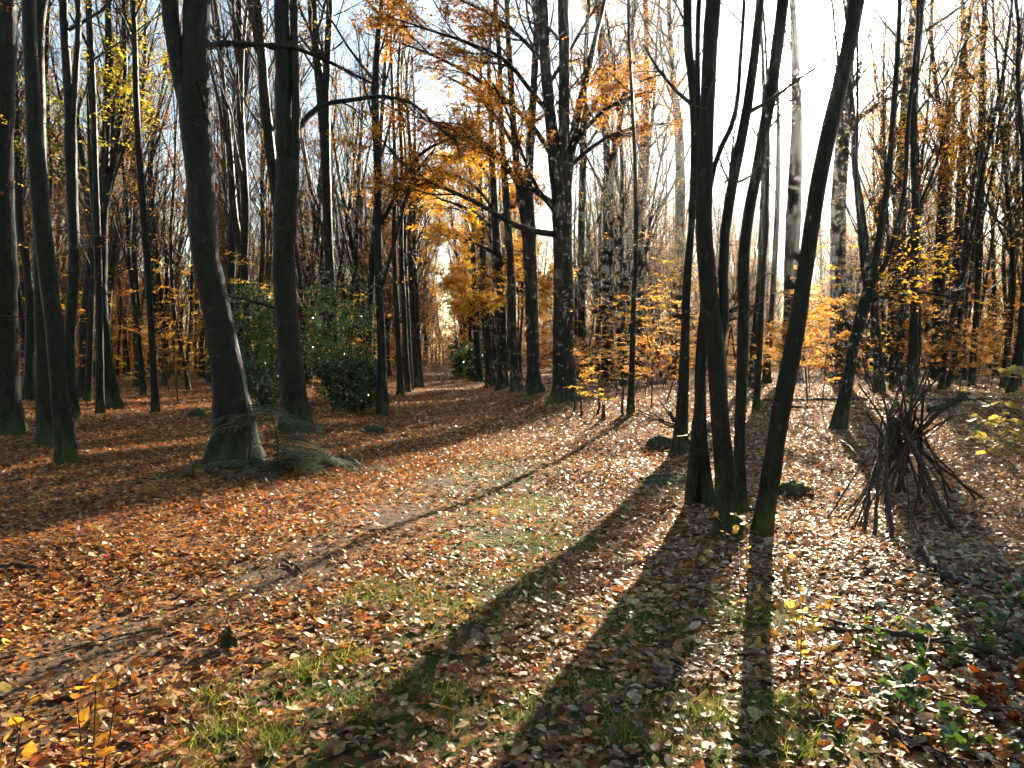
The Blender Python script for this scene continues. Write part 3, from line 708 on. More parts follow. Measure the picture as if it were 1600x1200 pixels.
tree('beech_tree', 'farthest trunk of the right avenue behind the dark evergreen', [(749,597,13),(746,560,10),(743,500,9),(740,400,8),(737,280,6)], H=20, zc=5, n1=12, n2=5, n3=4, leaf=GOLD, nleaf=2, keep=0.4)

# --- right wood, behind
MD = dict(H=23, n1=14, n2=6, n3=5, leaf=ORANGE[:2] + GOLD + YELLOW, nleaf=4, keep=0.6)
tree('tree', 'straight trunk just right of the large orange beech', [(909,588,13),(908,470,11),(908,400,11),(911,250,11),(915,100,8),(920,0,6)], d=42, zc=9, **MD)
tree('tree', 'tall trunk forking into a narrow V right of the large orange beech', [(951,590,23),(949,500,17),(950,400,17),(951,300,17),(953,245,18)], stems=[[(949,260,12),(945,150,12),(936,30,12),(934,0,11)],[(956,260,11),(967,200,9),(980,120,9),(990,20,8),(992,0,7)]], d=42, zc=9, **MD)
tree('tree', 'trunk behind the thin dark stem right of the V-forked tree', [(1000,592,19),(998,480,16),(1001,350,15),(1005,250,14),(1010,150,10),(1008,0,8)], d=44, zc=9, **MD)
tree('tree', 'thin dark stem with horizontal golden sprays between the avenue and the leaning stems', [(985,647,11),(988,560,9),(990,470,8),(993,400,7),(992,250,6),(985,100,5),(982,0,4)], H=17, zc=5.5, n1=11, n2=5, n3=4, low=10, lowleaf=GOLD, leaf=GOLD, nleaf=2, keep=0.3)
tree('tree', 'hazy trunk left of the cluster of leaning stems', [(1059,588,19),(1059,480,16),(1060,400,15),(1063,300,16),(1060,200,14),(1052,120,9),(1045,0,7)], d=42, H=23, zc=13, n1=26, n2=7, n3=6, l1=0.5, leaf=ORANGE + GOLD, nleaf=4, keep=0.7)
tree('tree', 'thick hazy trunk directly below the sun', [(1236,602,27),(1236,480,23),(1240,330,23),(1245,200,17),(1243,100,13),(1238,0,9)], d=38, H=20, zc=12, n1=4, n2=3, n3=3, bark='oak', leaf=GOLD, nleaf=1, keep=0.2, low=8, lowleaf=GOLD)
tree('tree', 'thick trunk with horizontal golden sprays right of the big leaning stem', [(1312,612,30),(1311,560,26),(1310,500,25),(1309,400,22),(1311,300,22),(1318,200,21),(1325,130,16)], stems=[[(1322,150,13),(1330,80,11),(1328,0,9)],[(1322,210,9),(1345,182,8),(1375,162,7),(1405,145,5)]], d=33, H=20, zc=10, n1=4, n2=4, n3=4, bark='oak', leaf=GOLD, nleaf=2, keep=0.3, low=10, lowleaf=GOLD)
tree('tree', 'leaning dark tree with three-way fork behind the stick tent', [(1312,672,24),(1320,620,19),(1326,585,17),(1336,530,17),(1352,472,19),(1361,440,18)],
     stems=[[(1355,460,8),(1348,425,7),(1345,380,6),(1338,300,5),(1340,180,4)],[(1361,450,12),(1372,380,10),(1388,280,9),(1394,200,8),(1402,90,8),(1406,0,6)],[0.6,(1364,445,9),(1382,415,8),(1400,360,8),(1413,300,7),(1418,200,6),(1430,80,5)]],
     limbs=[(-1, dict(n1=5, l1=0.35, leaf=YELLOW, nleaf=3, keep=0.5), (1358,475,6),(1385,458,5),(1405,440,4),(1440,425,2)), (0.5, dict(n1=5, l1=0.3), (1360,470,5),(1400,462,4),(1450,458,3),(1510,472,2))], H=18, zc=6.5, n1=10, n2=6, n3=6, leaf=GOLD, nleaf=1, keep=0.2)
tree('tree', 'broad hazy trunk behind the three-way forked leaning tree', [(1398,606,28),(1398,540,24),(1399,480,22),(1405,350,20),(1410,250,18),(1418,150,18),(1425,60,15),(1428,0,12)], d=40, H=24, zc=9, n1=13, n2=6, n3=6, bark='oak', leaf=GOLD, nleaf=2, keep=0.25, low=6, lowleaf=GOLD)
tree('tree', 'dark twin-stemmed tree rising directly behind the stick tent', [(1424,627,20),(1425,585,16),(1427,540,14),(1430,420,11),(1431,330,11),(1428,250,10),(1430,130,9),(1440,0,6)], limbs=[(0.3, dict(n1=4, l1=0.2), (1429,600,6),(1436,550,6),(1436,480,5),(1432,430,3)), (1.0, dict(n1=6, l1=0.3, **OR), (1432,330,6),(1450,290,5),(1470,230,4),(1480,150,3))], d=24, H=20, zc=5.5, n1=14, n2=6, n3=6, leaf=GOLD, nleaf=1, keep=0.2)
tree('tree', 'straight hazy trunk right of the stick tent, left of a narrower pair', [(1465,592,23),(1466,540,19),(1467,480,18),(1470,380,16),(1475,260,14)], stems=[[(1475,280,11),(1482,180,9),(1505,80,7),(1520,0,6)],[(1474,280,8),(1468,180,7),(1455,60,6)]], d=42, zc=9, **MD)
tree('tree', 'narrower hazy trunk left of the dark slender stems on the right', [(1490,592,15),(1491,530,13),(1493,470,13),(1498,350,12),(1505,220,12),(1508,150,10),(1505,50,7),(1503,0,6)], d=44, zc=9, **MD)
tree('tree', 'thin stem leaning to the right behind the mossy branch', [(1480,612,9),(1489,572,8),(1500,500,8),(1505,430,8),(1510,360,7),(1525,250,6),(1535,150,4)], d=30, H=15, zc=5, n1=12, n2=6, n3=6)
tree('tree', 'dark slender wavy stem near the right edge of the wood', [(1518,608,11),(1522,545,10),(1526,480,9),(1529,420,10),(1531,350,11),(1533,250,10),(1535,100,8),(1537,0,6)], limbs=[(0.5, dict(n1=5, l1=0.3), (1531,355,6),(1545,300,5),(1560,200,4),(1570,120,3))], d=32, H=21, zc=6, n1=16, n2=6, n3=6, leaf=GOLD, nleaf=2, keep=0.25)
tree('tree', 'bent dark stem at the right edge of the picture', [(1579,628,14),(1584,600,14),(1590,570,14),(1596,520,12),(1600,470,11),(1604,400,10),(1600,250,8),(1590,100,6)], d=25, H=19, zc=4.5, n1=15, n2=6, n3=6, low=5, lowleaf=GOLD)

# --- nearest stems on the right
tree('tree', 'dark bent stem left of the leaning cluster, by a mossy hump', [(1062,708,24),(1064,675,20),(1066,640,19),(1070,540,14),(1074,430,13),(1079,370,11),(1085,250,12),(1084,150,14),(1075,70,13),(1074,0,13)], limbs=[(0.6, dict(n1=4, l1=0.3), (1083,165,7),(1060,145,6),(1030,110,5),(1005,70,3))], H=17, zc=5.5, n1=7, n2=4, n3=4, low=3, S=16)
tree('tree', 'pair of slim crossing stems at the left of the leaning cluster', [(1104,786,24),(1101,740,21),(1097,690,18),(1094,600,17),(1096,520,14),(1104,440,12),(1098,380,10),(1094,250,9),(1090,120,8),(1092,0,7)],
     limbs=[(-0.1, dict(n1=2, l1=0.15), (1079,790,22),(1083,740,20),(1088,690,18),(1095,600,15),(1100,520,12),(1106,440,8))], H=14, zc=6, n1=6, n2=4, n3=4, S=16, low=2)
tree('tree', 'mossy upright main stem of the leaning cluster with a knobbly fork', [(1138,832,38),(1136,790,33),(1133,740,30),(1124,640,27),(1121,575,30),(1114,510,28),(1104,430,25),(1100,380,25),(1101,270,24),(1106,150,21),(1111,50,23),(1115,0,24)],
     limbs=[(0.2, dict(n1=4, l1=0.25), (1122,560,16),(1130,530,17),(1131,490,16),(1130,420,16),(1134,350,16),(1146,280,16),(1160,210,16),(1172,140,15),(1183,50,14),(1190,-20,12),(1196,-150,10),(1200,-300,6)),
            (0.3, dict(n1=4, l1=0.3), (1110,290,8),(1122,240,8),(1140,205,8),(1150,170,7),(1157,90,6),(1163,0,5),(1168,-120,3))], H=17, zc=5.0, n1=7, n2=4, n3=4, S=20, low=3)
tree('tree', 'slim stem curving right towards the sun in the leaning cluster', [(1159,806,20),(1157,760,18),(1156,700,17),(1159,600,17),(1162,500,18),(1162,400,18),(1170,330,17),(1182,270,17),(1193,210,18),(1207,130,19),(1219,40,18),(1224,0,18)], H=16, zc=4.6, n1=6, n2=4, n3=4, S=16)
tree('tree', 'straight thick stem leaning strongly right, rightmost of the leaning cluster', [(1190,832,28),(1197,790,28),(1217,660,28),(1242,530,27),(1262,400,23),(1282,270,25),(1305,167,24),(1322,90,21),(1338,0,23)], H=16, zc=5.0, n1=6, n2=4, n3=4, S=18, low=1)
for (px, by, d_, w, lab) in ((1190,640,None,9,'thin dark stem between the curving stem and the big leaning stem'), (1184,600,30,12,'hazy slim trunk behind the curving stem of the cluster'), (1206,600,36,10,'narrow hazy trunk left of the trunk below the sun')):
    tree('tree', lab, [(px-8, by, w*1.3),(px-5, by-60, w),(px, 480, w*0.9),(px+8, 330, w*0.8),(px+10, 200, w*0.6),(px+6, 60, w*0.4)], d=d_, H=17, zc=5, n1=8, n2=4, n3=4)

# ------------------------------------------------------------------ woods on both sides: slender trees, one by one
def slender(H, r, seed, dense=1.3, leaf=None, keep=0.2, z0=3.5, name='tree', lsz=0.10, tw=0.010):
    rng = np.random.default_rng(seed)
    root = empty(name, (0, 0, 0))
    P = [np.array([0, 0, -0.3])]; d = np.array([rng.normal(0, .03), rng.normal(0, .03), 1.0])
    n = 13
    for k in range(n):
        d = nrm(d + np.array([rng.normal(0, 0.045), rng.normal(0, 0.045), 0.12])); P.append(P[-1] + d * H / n)
    P = np.array(P); R = r * (1 - np.linspace(0, 1, n + 1)) ** 0.75 + 0.012; R[0] *= 1.35; R[1] *= 1.0
    v, q = base_trunk(P, R, 30, 9, rng, 0.3)
    obj('trunk', mesh_from('trunk', v, q), M['beech'], root)
    mb = MB(); fo = MB()
    ps, rs = sub_above(P, R, z0, 16)
    st, sr = grow(ps[None], rs[None], 3, 0.0, 0.55, 0.75, (0.18, 0.4), 0.05, 0.05, 14, 0.62, rng, tl=0.6)
    mb.add(*tubes(st, sr, 6))
    A, RA = grow(np.concatenate([ps[None, ::1][:, :14], st]), np.concatenate([rs[None, :14], sr]), int(13 * dense), 0.0, 1.0, 0.30, (0.4, 0.85), 0.10, 0.09, 6, 0.5, rng, rcap=0.035, lmin=0.8, lmax=3.8)
    mb.add(*tubes(A, RA, 4))
    B, RB = grow(A, RA, 5, 0.15, 1.0, 0.5, (0.4, 0.85), 0.05, 0.12, 4, 0.55, rng, rcap=0.014, lmin=0.4, lmax=1.8)
    mb.add(*tubes(B, RB, 3))
    C, RC = grow(B, RB, 5, 0.1, 1.0, 0.6, (0.4, 0.85), 0.03, 0.12, 3, 0.7, rng, rcap=tw, lmin=0.4, lmax=1.2)
    mb.add(*tubes(C, RC, 3))
    obj('crown', mb.mesh('crown'), M['twig'], root)
    if leaf is not None:
        v, t, c = twig_leaves(C, 3, lsz, leaf, rng, keep=keep)
        fo.add(v, t=t, c=c)
        obj('foliage', fo.mesh('foliage', True, False), M['leaf'], root)
    return root
PROT = [slender(21, 0.13, 101, 1.2, RUST + GOLD, .2), slender(23, 0.17, 102, 1.1, None), slender(19, 0.10, 103, 1.2, GOLD + YELLOW, .3), slender(24, 0.20, 104, 1.0, RUST, .2),
        slender(20, 0.12, 105, 1.2, ORANGE + GOLD, .35), slender(17, 0.085, 106, 1.5, GOLD + LIME, .45, z0=2.5), slender(22, 0.15, 107, 1.35, ORANGE, .35),
        slender(18, 0.14, 108, 1.3, BROWN, .75, z0=1.2, lsz=0.15), slender(21, 0.17, 109, 1.2, BROWN, .6, z0=1.5, lsz=0.15), slender(14, 0.11, 110, 1.3, BROWN + GOLD[:1], .85, z0=0.8, lsz=0.15),
        slender(22, 0.11, 111, 1.35, ORANGE[:2] + GOLD + LIME, .38, z0=3.0, lsz=0.075, tw=0.008), slender(20, 0.09, 112, 1.5, GOLD + RUST, .32, z0=2.5, lsz=0.075, tw=0.008)]
rs_ = np.random.default_rng(21)
HERO = [(o.location.x, o.location.y) for o in SC.objects if o.type == 'EMPTY' and o.get('category') == 'tree']
def scatter(n, sampler, mind, rng, taken):
    out = []; tries = 0
    while len(out) < n and tries < 20000:
        tries += 1
        x, y = sampler(rng)
        if all((x - a) ** 2 + (y - b_) ** 2 > mind * mind for a, b_ in taken):
            taken.append((x, y)); out.append((x, y))
    return out
def left_s(rng):
    y = math.sqrt(rng.uniform(24**2, 72**2)); lo, hi = -0.70 * y - 3, path_x(y) - 2.6 - 0.02 * y
    return rng.uniform(lo, hi), y
def right_s(rng):
    y = math.sqrt(rng.uniform(36**2, 78**2)); lo, hi = path_x(y) + 3.6, 0.70 * y + 3
    x = rng.uniform(lo, hi)
    if 0.20 < x / y < 0.46 and rng.random() < 0.6: x = rng.uniform(0.46 * y, hi)
    return x, y
taken = list(HERO)
used = [False] * len(PROT)
ZONES = [(-999, 40, 'behind the thick trunk at the left edge'), (40, 150, 'behind the slim leaning trunk at the left side'), (150, 250, 'around and behind the twin-stemmed beech'), (250, 420, 'behind the thick forked beech'),
         (420, 600, 'behind the holly and the arching-limb beech'), (600, 720, 'close to the left side of the far path'), (720, 900, 'behind the avenue beeches'), (900, 1080, 'between the avenue and the leaning cluster'),
         (1080, 1280, 'behind the leaning cluster'), (1280, 1440, 'behind the three-way forked tree'), (1440, 2600, 'behind the stick tent towards the right edge')]
def zone(x, y):
    px = 800 + F * x / y
    return [w for a, b_, w in ZONES if a <= px < b_][0]
def plant(k, x, y, rng, lab, grp, smin=0.85, smax=1.15):
    if k < 10 and 0.10 < x / y < 0.46 and not (y > 56 and x / y < 0.24): smin, smax = (0.42, 0.6) if y < 50 else (0.62, 0.85)      # trees scaled down towards the sun to let light reach the path
    if 'far end' not in lab: lab = lab + ' ' + zone(x, y); grp = grp + ' ' + zone(x, y)
    loc = (x, y, float(height(x, y))); rz = rng.uniform(0, 6.28); s = rng.uniform(smin, smax); tl = (rng.normal(0, .035), rng.normal(0, .035))
    if not used[k]:
        r = PROT[k]; used[k] = True; r.location = loc; r.rotation_euler = (tl[0], tl[1], rz); r.scale = (s, s, s)
    else: r = copy_tree(PROT[k], loc, rz, s, tl)
    return tag(r, lab, 'tree', grp)
for x, y in scatter(125, left_s, 1.15, rs_, taken):
    plant(int(rs_.choice(10, p=[.2, .2, .17, .08, .13, .09, .08, .01, .02, .02]) if y < 52 else rs_.choice(10, p=[.12, .12, .1, .05, .08, .05, .08, .15, .12, .13])), x, y, rs_, 'slender dark background tree', 'slender trees')
for x, y in scatter(66, right_s, 1.6, rs_, taken):
    plant(int(rs_.choice(10, p=[.13, .12, .2, .08, .17, .18, .12, 0, 0, 0]) if y < 55 else rs_.choice(10, p=[.1, .1, .1, .05, .1, .1, .05, .1, .15, .15])), x, y, rs_, 'slender hazy background tree', 'slender trees')
def right_near(rng):
    y = math.sqrt(rng.uniform(26**2, 46**2))
    return rng.uniform(0.47, 0.72) * y, y
for x, y in scatter(15, right_near, 1.5, rs_, taken):
    plant(int(rs_.choice([2, 4, 5, 6, 0])), x, y, rs_, 'slim twiggy mid-distance tree', 'slim twiggy trees', 0.8, 1.05)
def right_airy(rng):
    y = math.sqrt(rng.uniform(34**2, 70**2))
    if y > 57: return rng.uniform(0.12, 0.31) * y, y
    return rng.uniform(0.10, 0.15) * y, y
for x, y in scatter(26, right_airy, 2.2, rs_, taken):
    plant(int(rs_.choice([10, 11])), x, y, rs_, 'thin light-crowned tree with sparse leaves', 'light-crowned trees', 0.8, 0.9 if y > 57 and x / y > 0.15 else 1.1)
def path_end(rng):
    y = rng.uniform(60, 116); return path_x(y) + rng.choice([-1, 1]) * rng.uniform(2.3, 5.5), y
for x, y in scatter(26, path_end, 2.0, rs_, taken):
    plant(int(rs_.choice([7, 8, 9, 8, 6])), x, y, rs_, 'brown-leaved tree at the far end of the path', 'trees closing over the far path', 0.95, 1.3)
for k, u in enumerate(used):
    if not u: plant(k, -34 - 2 * k, 64, rs_, 'slender dark background tree', 'slender trees')
# ------------------------------------------------------------------ beech saplings with leaves in level sprays
def sapling(H, r, seed, pal, nl=11, n1=24, sz=0.07, lean=0.15, z0=0.25, lmax=1.7, keep=0.9, name='sapling'):
    rng = np.random.default_rng(seed)
    root = empty(name, (0, 0, 0))
    P = [np.array([0, 0, -0.1])]; d = nrm(np.array([rng.normal(0, lean), rng.normal(0, lean), 1.0]))
    for k in range(9):
        d = nrm(d + rng.normal(0, 0.09, 3) + np.array([0, 0, 0.04])); P.append(P[-1] + d * H / 9)
    P = np.array(P); R = np.linspace(r, r * 0.2, 10)
    obj('stem', mesh_from('stem', *tubes(P[None], R[None], 7)), M['twig'], root)
    mb = MB(); fo = MB()
    ps, rs = resample(P, R, 14)
    A, RA = grow(ps[None], rs[None], n1, z0, 1.0, 0.42, (0.9, 1.4), 0.015, 0.09, 6, 0.5, rng, rcap=0.010, flat=0.55, lmin=0.4, lmax=lmax)
    mb.add(*tubes(A, RA, 4))
    B, RB = grow(A, RA, 7, 0.25, 1.0, 0.5, (0.5, 0.9), 0.0, 0.1, 4, 0.6, rng, rcap=0.005, flat=0.8, lmin=0.2, lmax=0.7)
    mb.add(*tubes(B, RB, 3))
    obj('crown', mb.mesh('crown'), M['twig'], root)
    for T, m in ((B, nl), (A, nl)):
        v, t, c = twig_leaves(T, m, sz, pal, rng, tilt=0.22, keep=keep); fo.add(v, t=t, c=c)
    obj('foliage', fo.mesh('foliage', True, False), M['leaf'], root)
    return root
SAP = [sapling(3.6, 0.022, 201, GOLD + PALE[:2]), sapling(4.8, 0.03, 202, GOLD + ORANGE[:2] + PALE[:1], n1=20), sapling(2.6, 0.016, 203, GOLD + PALE[:1], n1=13), sapling(5.6, 0.035, 204, YELLOW, n1=18, keep=0.6), sapling(3.2, 0.02, 205, ORANGE, n1=15), sapling(2.0, 0.012, 206, LIME + YELLOW, n1=10, keep=0.7)]
sused = [False] * len(SAP)
rp = np.random.default_rng(44)
def plant_sap(k, x, y, lab, grp, s):
    if 0.08 < x / y < 0.36: s *= 0.68
    loc = (x, y, float(height(x, y))); rz = rp.uniform(0, 6.28)
    if not sused[k]: r = SAP[k]; sused[k] = True; r.location = loc; r.rotation_euler = (0, 0, rz); r.scale = (s, s, s)
    else: r = copy_tree(SAP[k], loc, rz, s)
    if grp.startswith('undergrowth'): lab = lab + ' ' + zone(x, y); grp = grp + ' ' + zone(x, y)
    return tag(r, lab, 'sapling', grp)
for px, py, k, lab in ((1016, 640, 1, 'thin leaning beech sapling with golden sprays beside the thin dark stem'), (962, 622, 0, 'golden beech sapling in front of the V-forked tree'), (900, 640, 2, 'low golden sapling at the foot of the large orange beech'),
                       (930, 648, 5, 'small yellowish shoots right of the large orange beech'), (1283, 640, 2, 'small golden sapling at the foot of the thick trunk with sprays'), (1262, 632, 0, 'thin golden sapling between the big leaning stem and the thick trunk with sprays'),
                       (1040, 628, 3, 'tall yellow sapling left of the dark bent stem')):
    p = ground(px, py); plant_sap(k, p[0], p[1], lab, 'beech saplings in the right wood', rp.uniform(0.85, 1.1))
def rsap(rng):
    y = math.sqrt(rng.uniform(23**2, 50**2)); return rng.uniform(max(path_x(y) + 4.2, 0.06 * y), 0.68 * y + 1), y
def lsap(rng):
    y = math.sqrt(rng.uniform(27**2, 50**2)); return rng.uniform(-0.66 * y, path_x(y) - 3.5), y
for x, y in scatter(95, rsap, 1.0, rp, taken):
    plant_sap(int(rp.choice(6, p=[.25, .25, .18, .1, .17, .05])), x, y, 'golden undergrowth sapling', 'undergrowth saplings', rp.uniform(0.7, 1.1))
for x, y in scatter(34, lsap, 1.0, rp, taken):
    plant_sap(int(rp.choice(6, p=[.25, .2, .05, .25, .1, .15])), x, y, 'yellow-leaved undergrowth sapling', 'undergrowth saplings', rp.uniform(0.8, 1.15))
for k, u in enumerate(sused):
    if not u: plant_sap(k, 14 + k, 30, 'golden undergrowth sapling', 'undergrowth saplings', 1.0)

# brown thickets closing the view low down
THICK = [sapling(7.5, 0.06, 251, BROWN + GOLD[:1], nl=6, n1=46, sz=0.19, z0=0.02, lmax=2.6, keep=0.9, name='thicket'), sapling(5.5, 0.05, 252, BROWN + [(0.09, 0.08, 0.03)], nl=6, n1=42, sz=0.19, z0=0.02, lmax=2.6, keep=0.9, name='thicket')]
for k, (x, y, lab) in enumerate(((-27.0, 61.0, 'brown leafy thicket far behind the slim leaning trunk'), (-15.5, 63.0, 'low brown thicket far behind the twin-stemmed beech'))):
    THICK[k].location = (x, y, float(height(x, y))); tag(THICK[k], lab, 'thicket', 'brown thickets')
for k, (x, y, lab) in enumerate(((13.0, 62.0, 'brown thicket far between the avenue and the leaning cluster'), (24.0, 60.0, 'brown thicket far behind the leaning cluster'), (36.0, 63.0, 'brown thicket far behind the stick tent'), (-21.0, 66.0, 'brown thicket far behind the thick forked beech'), (-33, 58, 'brown thicket far at the left edge'))):
    tag(copy_tree(THICK[k % 2], (x, y, float(height(x, y))), 1.7 * k, 1.0), lab, 'thicket', 'brown thickets')

# ------------------------------------------------------------------ far wood that reads as one mass
rf = np.random.default_rng(33)
n = 1650
yy = np.sqrt(rf.uniform(70**2, 140**2, n)); xx = rf.uniform(-0.80, 0.80, n) * yy
keepm = ~((np.abs(xx - path_x(yy)) < 2.2) & (yy < 121))
xx, yy = xx[keepm], yy[keepm]
# the same wood goes on behind the camera and to both sides
m = 260
bx, by_ = rf.uniform(-55, 55, m), rf.uniform(-45, 34, m)
kb = (np.abs(bx) > 0.74 * np.maximum(by_, 0) + 7) | ((by_ < -7) & (np.abs(bx) > 2.2))
kb &= ~((by_ > 0) & (np.abs(bx) < 0.74 * by_ + 9))
ey = rf.uniform(122, 142, 46); ex = path_x(ey) + rf.uniform(-7, 7, 46)           # the wood closes behind the end of the path
xx = np.concatenate([xx, bx[kb], ex]); yy = np.concatenate([yy, by_[kb], ey])
far_me = bpy.data.meshes.new('far_wood'); far_me.from_pydata([(float(a), float(b_), float(height(a, b_))) for a, b_ in zip(xx, yy)], [], [])
far = tag(obj('far_wood', far_me), 'distant brown wood closing the view behind all the trees', 'wood', kind='stuff')
gn = bpy.data.node_groups.new('far_wood', 'GeometryNodeTree')
gn.interface.new_socket('Geometry', in_out='INPUT', socket_type='NodeSocketGeometry'); gn.interface.new_socket('Geometry', in_out='OUTPUT', socket_type='NodeSocketGeometry')
g = gn.nodes; L_ = gn.links
gi = g.new('NodeGroupInput'); go = g.new('NodeGroupOutput'); allj = g.new('GeometryNodeJoinGeometry')
for src in [PROT[k] for k in (7, 8, 9, 8, 7, 0, 3)] + THICK * 5:
    j = g.new('GeometryNodeJoinGeometry')
    for ch in src.children:
        oi = g.new('GeometryNodeObjectInfo'); oi.transform_space = 'ORIGINAL'; oi.inputs['Object'].default_value = ch
        L_.new(oi.outputs['Geometry'], j.inputs[0])
    ti = g.new('GeometryNodeGeometryToInstance'); L_.new(j.outputs[0], ti.inputs[0]); L_.new(ti.outputs[0], allj.inputs[0])
ip = g.new('GeometryNodeInstanceOnPoints'); ip.inputs['Pick Instance'].default_value = True
L_.new(gi.outputs[0], ip.inputs['Points']); L_.new(allj.outputs[0], ip.inputs['Instance'])
ri = g.new('FunctionNodeRandomValue'); ri.data_type = 'INT'; ri.inputs[4].default_value = 0; ri.inputs[5].default_value = 16; L_.new(ri.outputs[2], ip.inputs['Instance Index'])
rr = g.new('FunctionNodeRandomValue'); rr.data_type = 'FLOAT_VECTOR'; rr.inputs[0].default_value = (-0.04, -0.04, 0); rr.inputs[1].default_value = (0.04, 0.04, 6.28); rr.inputs['Seed'].default_value = 3
L_.new(rr.outputs[0], ip.inputs['Rotation'])
rsn = g.new('FunctionNodeRandomValue'); rsn.data_type = 'FLOAT'; rsn.inputs[2].default_value = 0.6; rsn.inputs[3].default_value = 0.95; rsn.inputs['Seed'].default_value = 5
L_.new(rsn.outputs[1], ip.inputs['Scale']); L_.new(ip.outputs[0], go.inputs[0])
md = far.modifiers.new('far_wood', 'NODES'); md.node_group = gn

# ------------------------------------------------------------------ holly and evergreen shrubs
def shrub(name, label, px, py, d, H, W, n, pal, matl, seed, cat='shrub', lsize=0.06, top=0.5):
    rng = np.random.default_rng(seed)
    b = at(px, py, d); b[2] = float(height(b[0], b[1]))
    root = tag(empty(name, b), label, cat)
    ns_ = 10
    st = np.zeros((ns_, 8, 3)); a = rng.uniform(0, 6.28, ns_); sp_ = rng.uniform(0.15, 0.8, ns_) * W / 2
    t = np.linspace(0, 1, 8)
    hts = H * rng.uniform(0.55, 1.0, ns_)
    st[..., 0] = (np.cos(a) * sp_)[:, None] * t ** 0.7; st[..., 1] = (np.sin(a) * sp_)[:, None] * t ** 0.7; st[..., 2] = hts[:, None] * t - 0.05
    R = 0.025 * (1 - 0.8 * t)[None] * np.ones((ns_, 1))
    mb = MB(); mb.add(*tubes(st, R, 6))
    obj('stem', mb.mesh('stem'), M['twig'], root)
    mb = MB()
    A, RA = grow(st, R, 24, 0.03, 1.0, 0.34, (0.8, 1.5), -0.01, 0.12, 6, 0.5, rng, rcap=0.011, lmin=0.35, lmax=W * 0.42, tl=top)
    mb.add(*tubes(A, RA, 3))
    B, RB = grow(A, RA, 6, 0.2, 1.0, 0.45, (0.5, 1.0), 0.02, 0.15, 4, 0.6, rng, rcap=0.005, lmin=0.12, lmax=0.6)
    mb.add(*tubes(B, RB, 3))
    obj('crown', mb.mesh('crown'), M['twig'], root)
    fo = MB(); v, t_, c = twig_leaves(B, n, lsize, pal, rng, tilt=0.8); fo.add(v, t=t_, c=c)
    v, t_, c = twig_leaves(A, n, lsize, pal, rng, tilt=0.8); fo.add(v, t=t_, c=c)
    obj('foliage', fo.mesh('foliage', True, False), M[matl], root)
    return root
shrub('holly_bush', 'tall glossy dark green holly bush right of the arching-limb beech', 520, 640, 22.5, 4.4, 3.6, 6, HOLLY, 'holly', 301, lsize=0.085)
shrub('holly_bush', 'lower holly bush between the two big left beeches', 412, 640, 21.5, 4.0, 2.6, 6, HOLLY + [(0.05, 0.10, 0.03)], 'holly', 302, lsize=0.085)
shrub('holly_bush', 'small holly at the path side of the tall holly bush', 565, 642, 22.8, 1.9, 1.6, 9, HOLLY, 'holly', 303, lsize=0.08)
shrub('evergreen_shrub', 'dark round evergreen at the far right edge of the path', 722, 582, 66, 3.2, 4.5, 9, HOLLY, 'holly', 304, lsize=0.13)
shrub('evergreen_shrub', 'dark evergreen under the farthest avenue trunks', 742, 595, 56, 3.0, 3.0, 9, HOLLY, 'holly', 305, lsize=0.11)

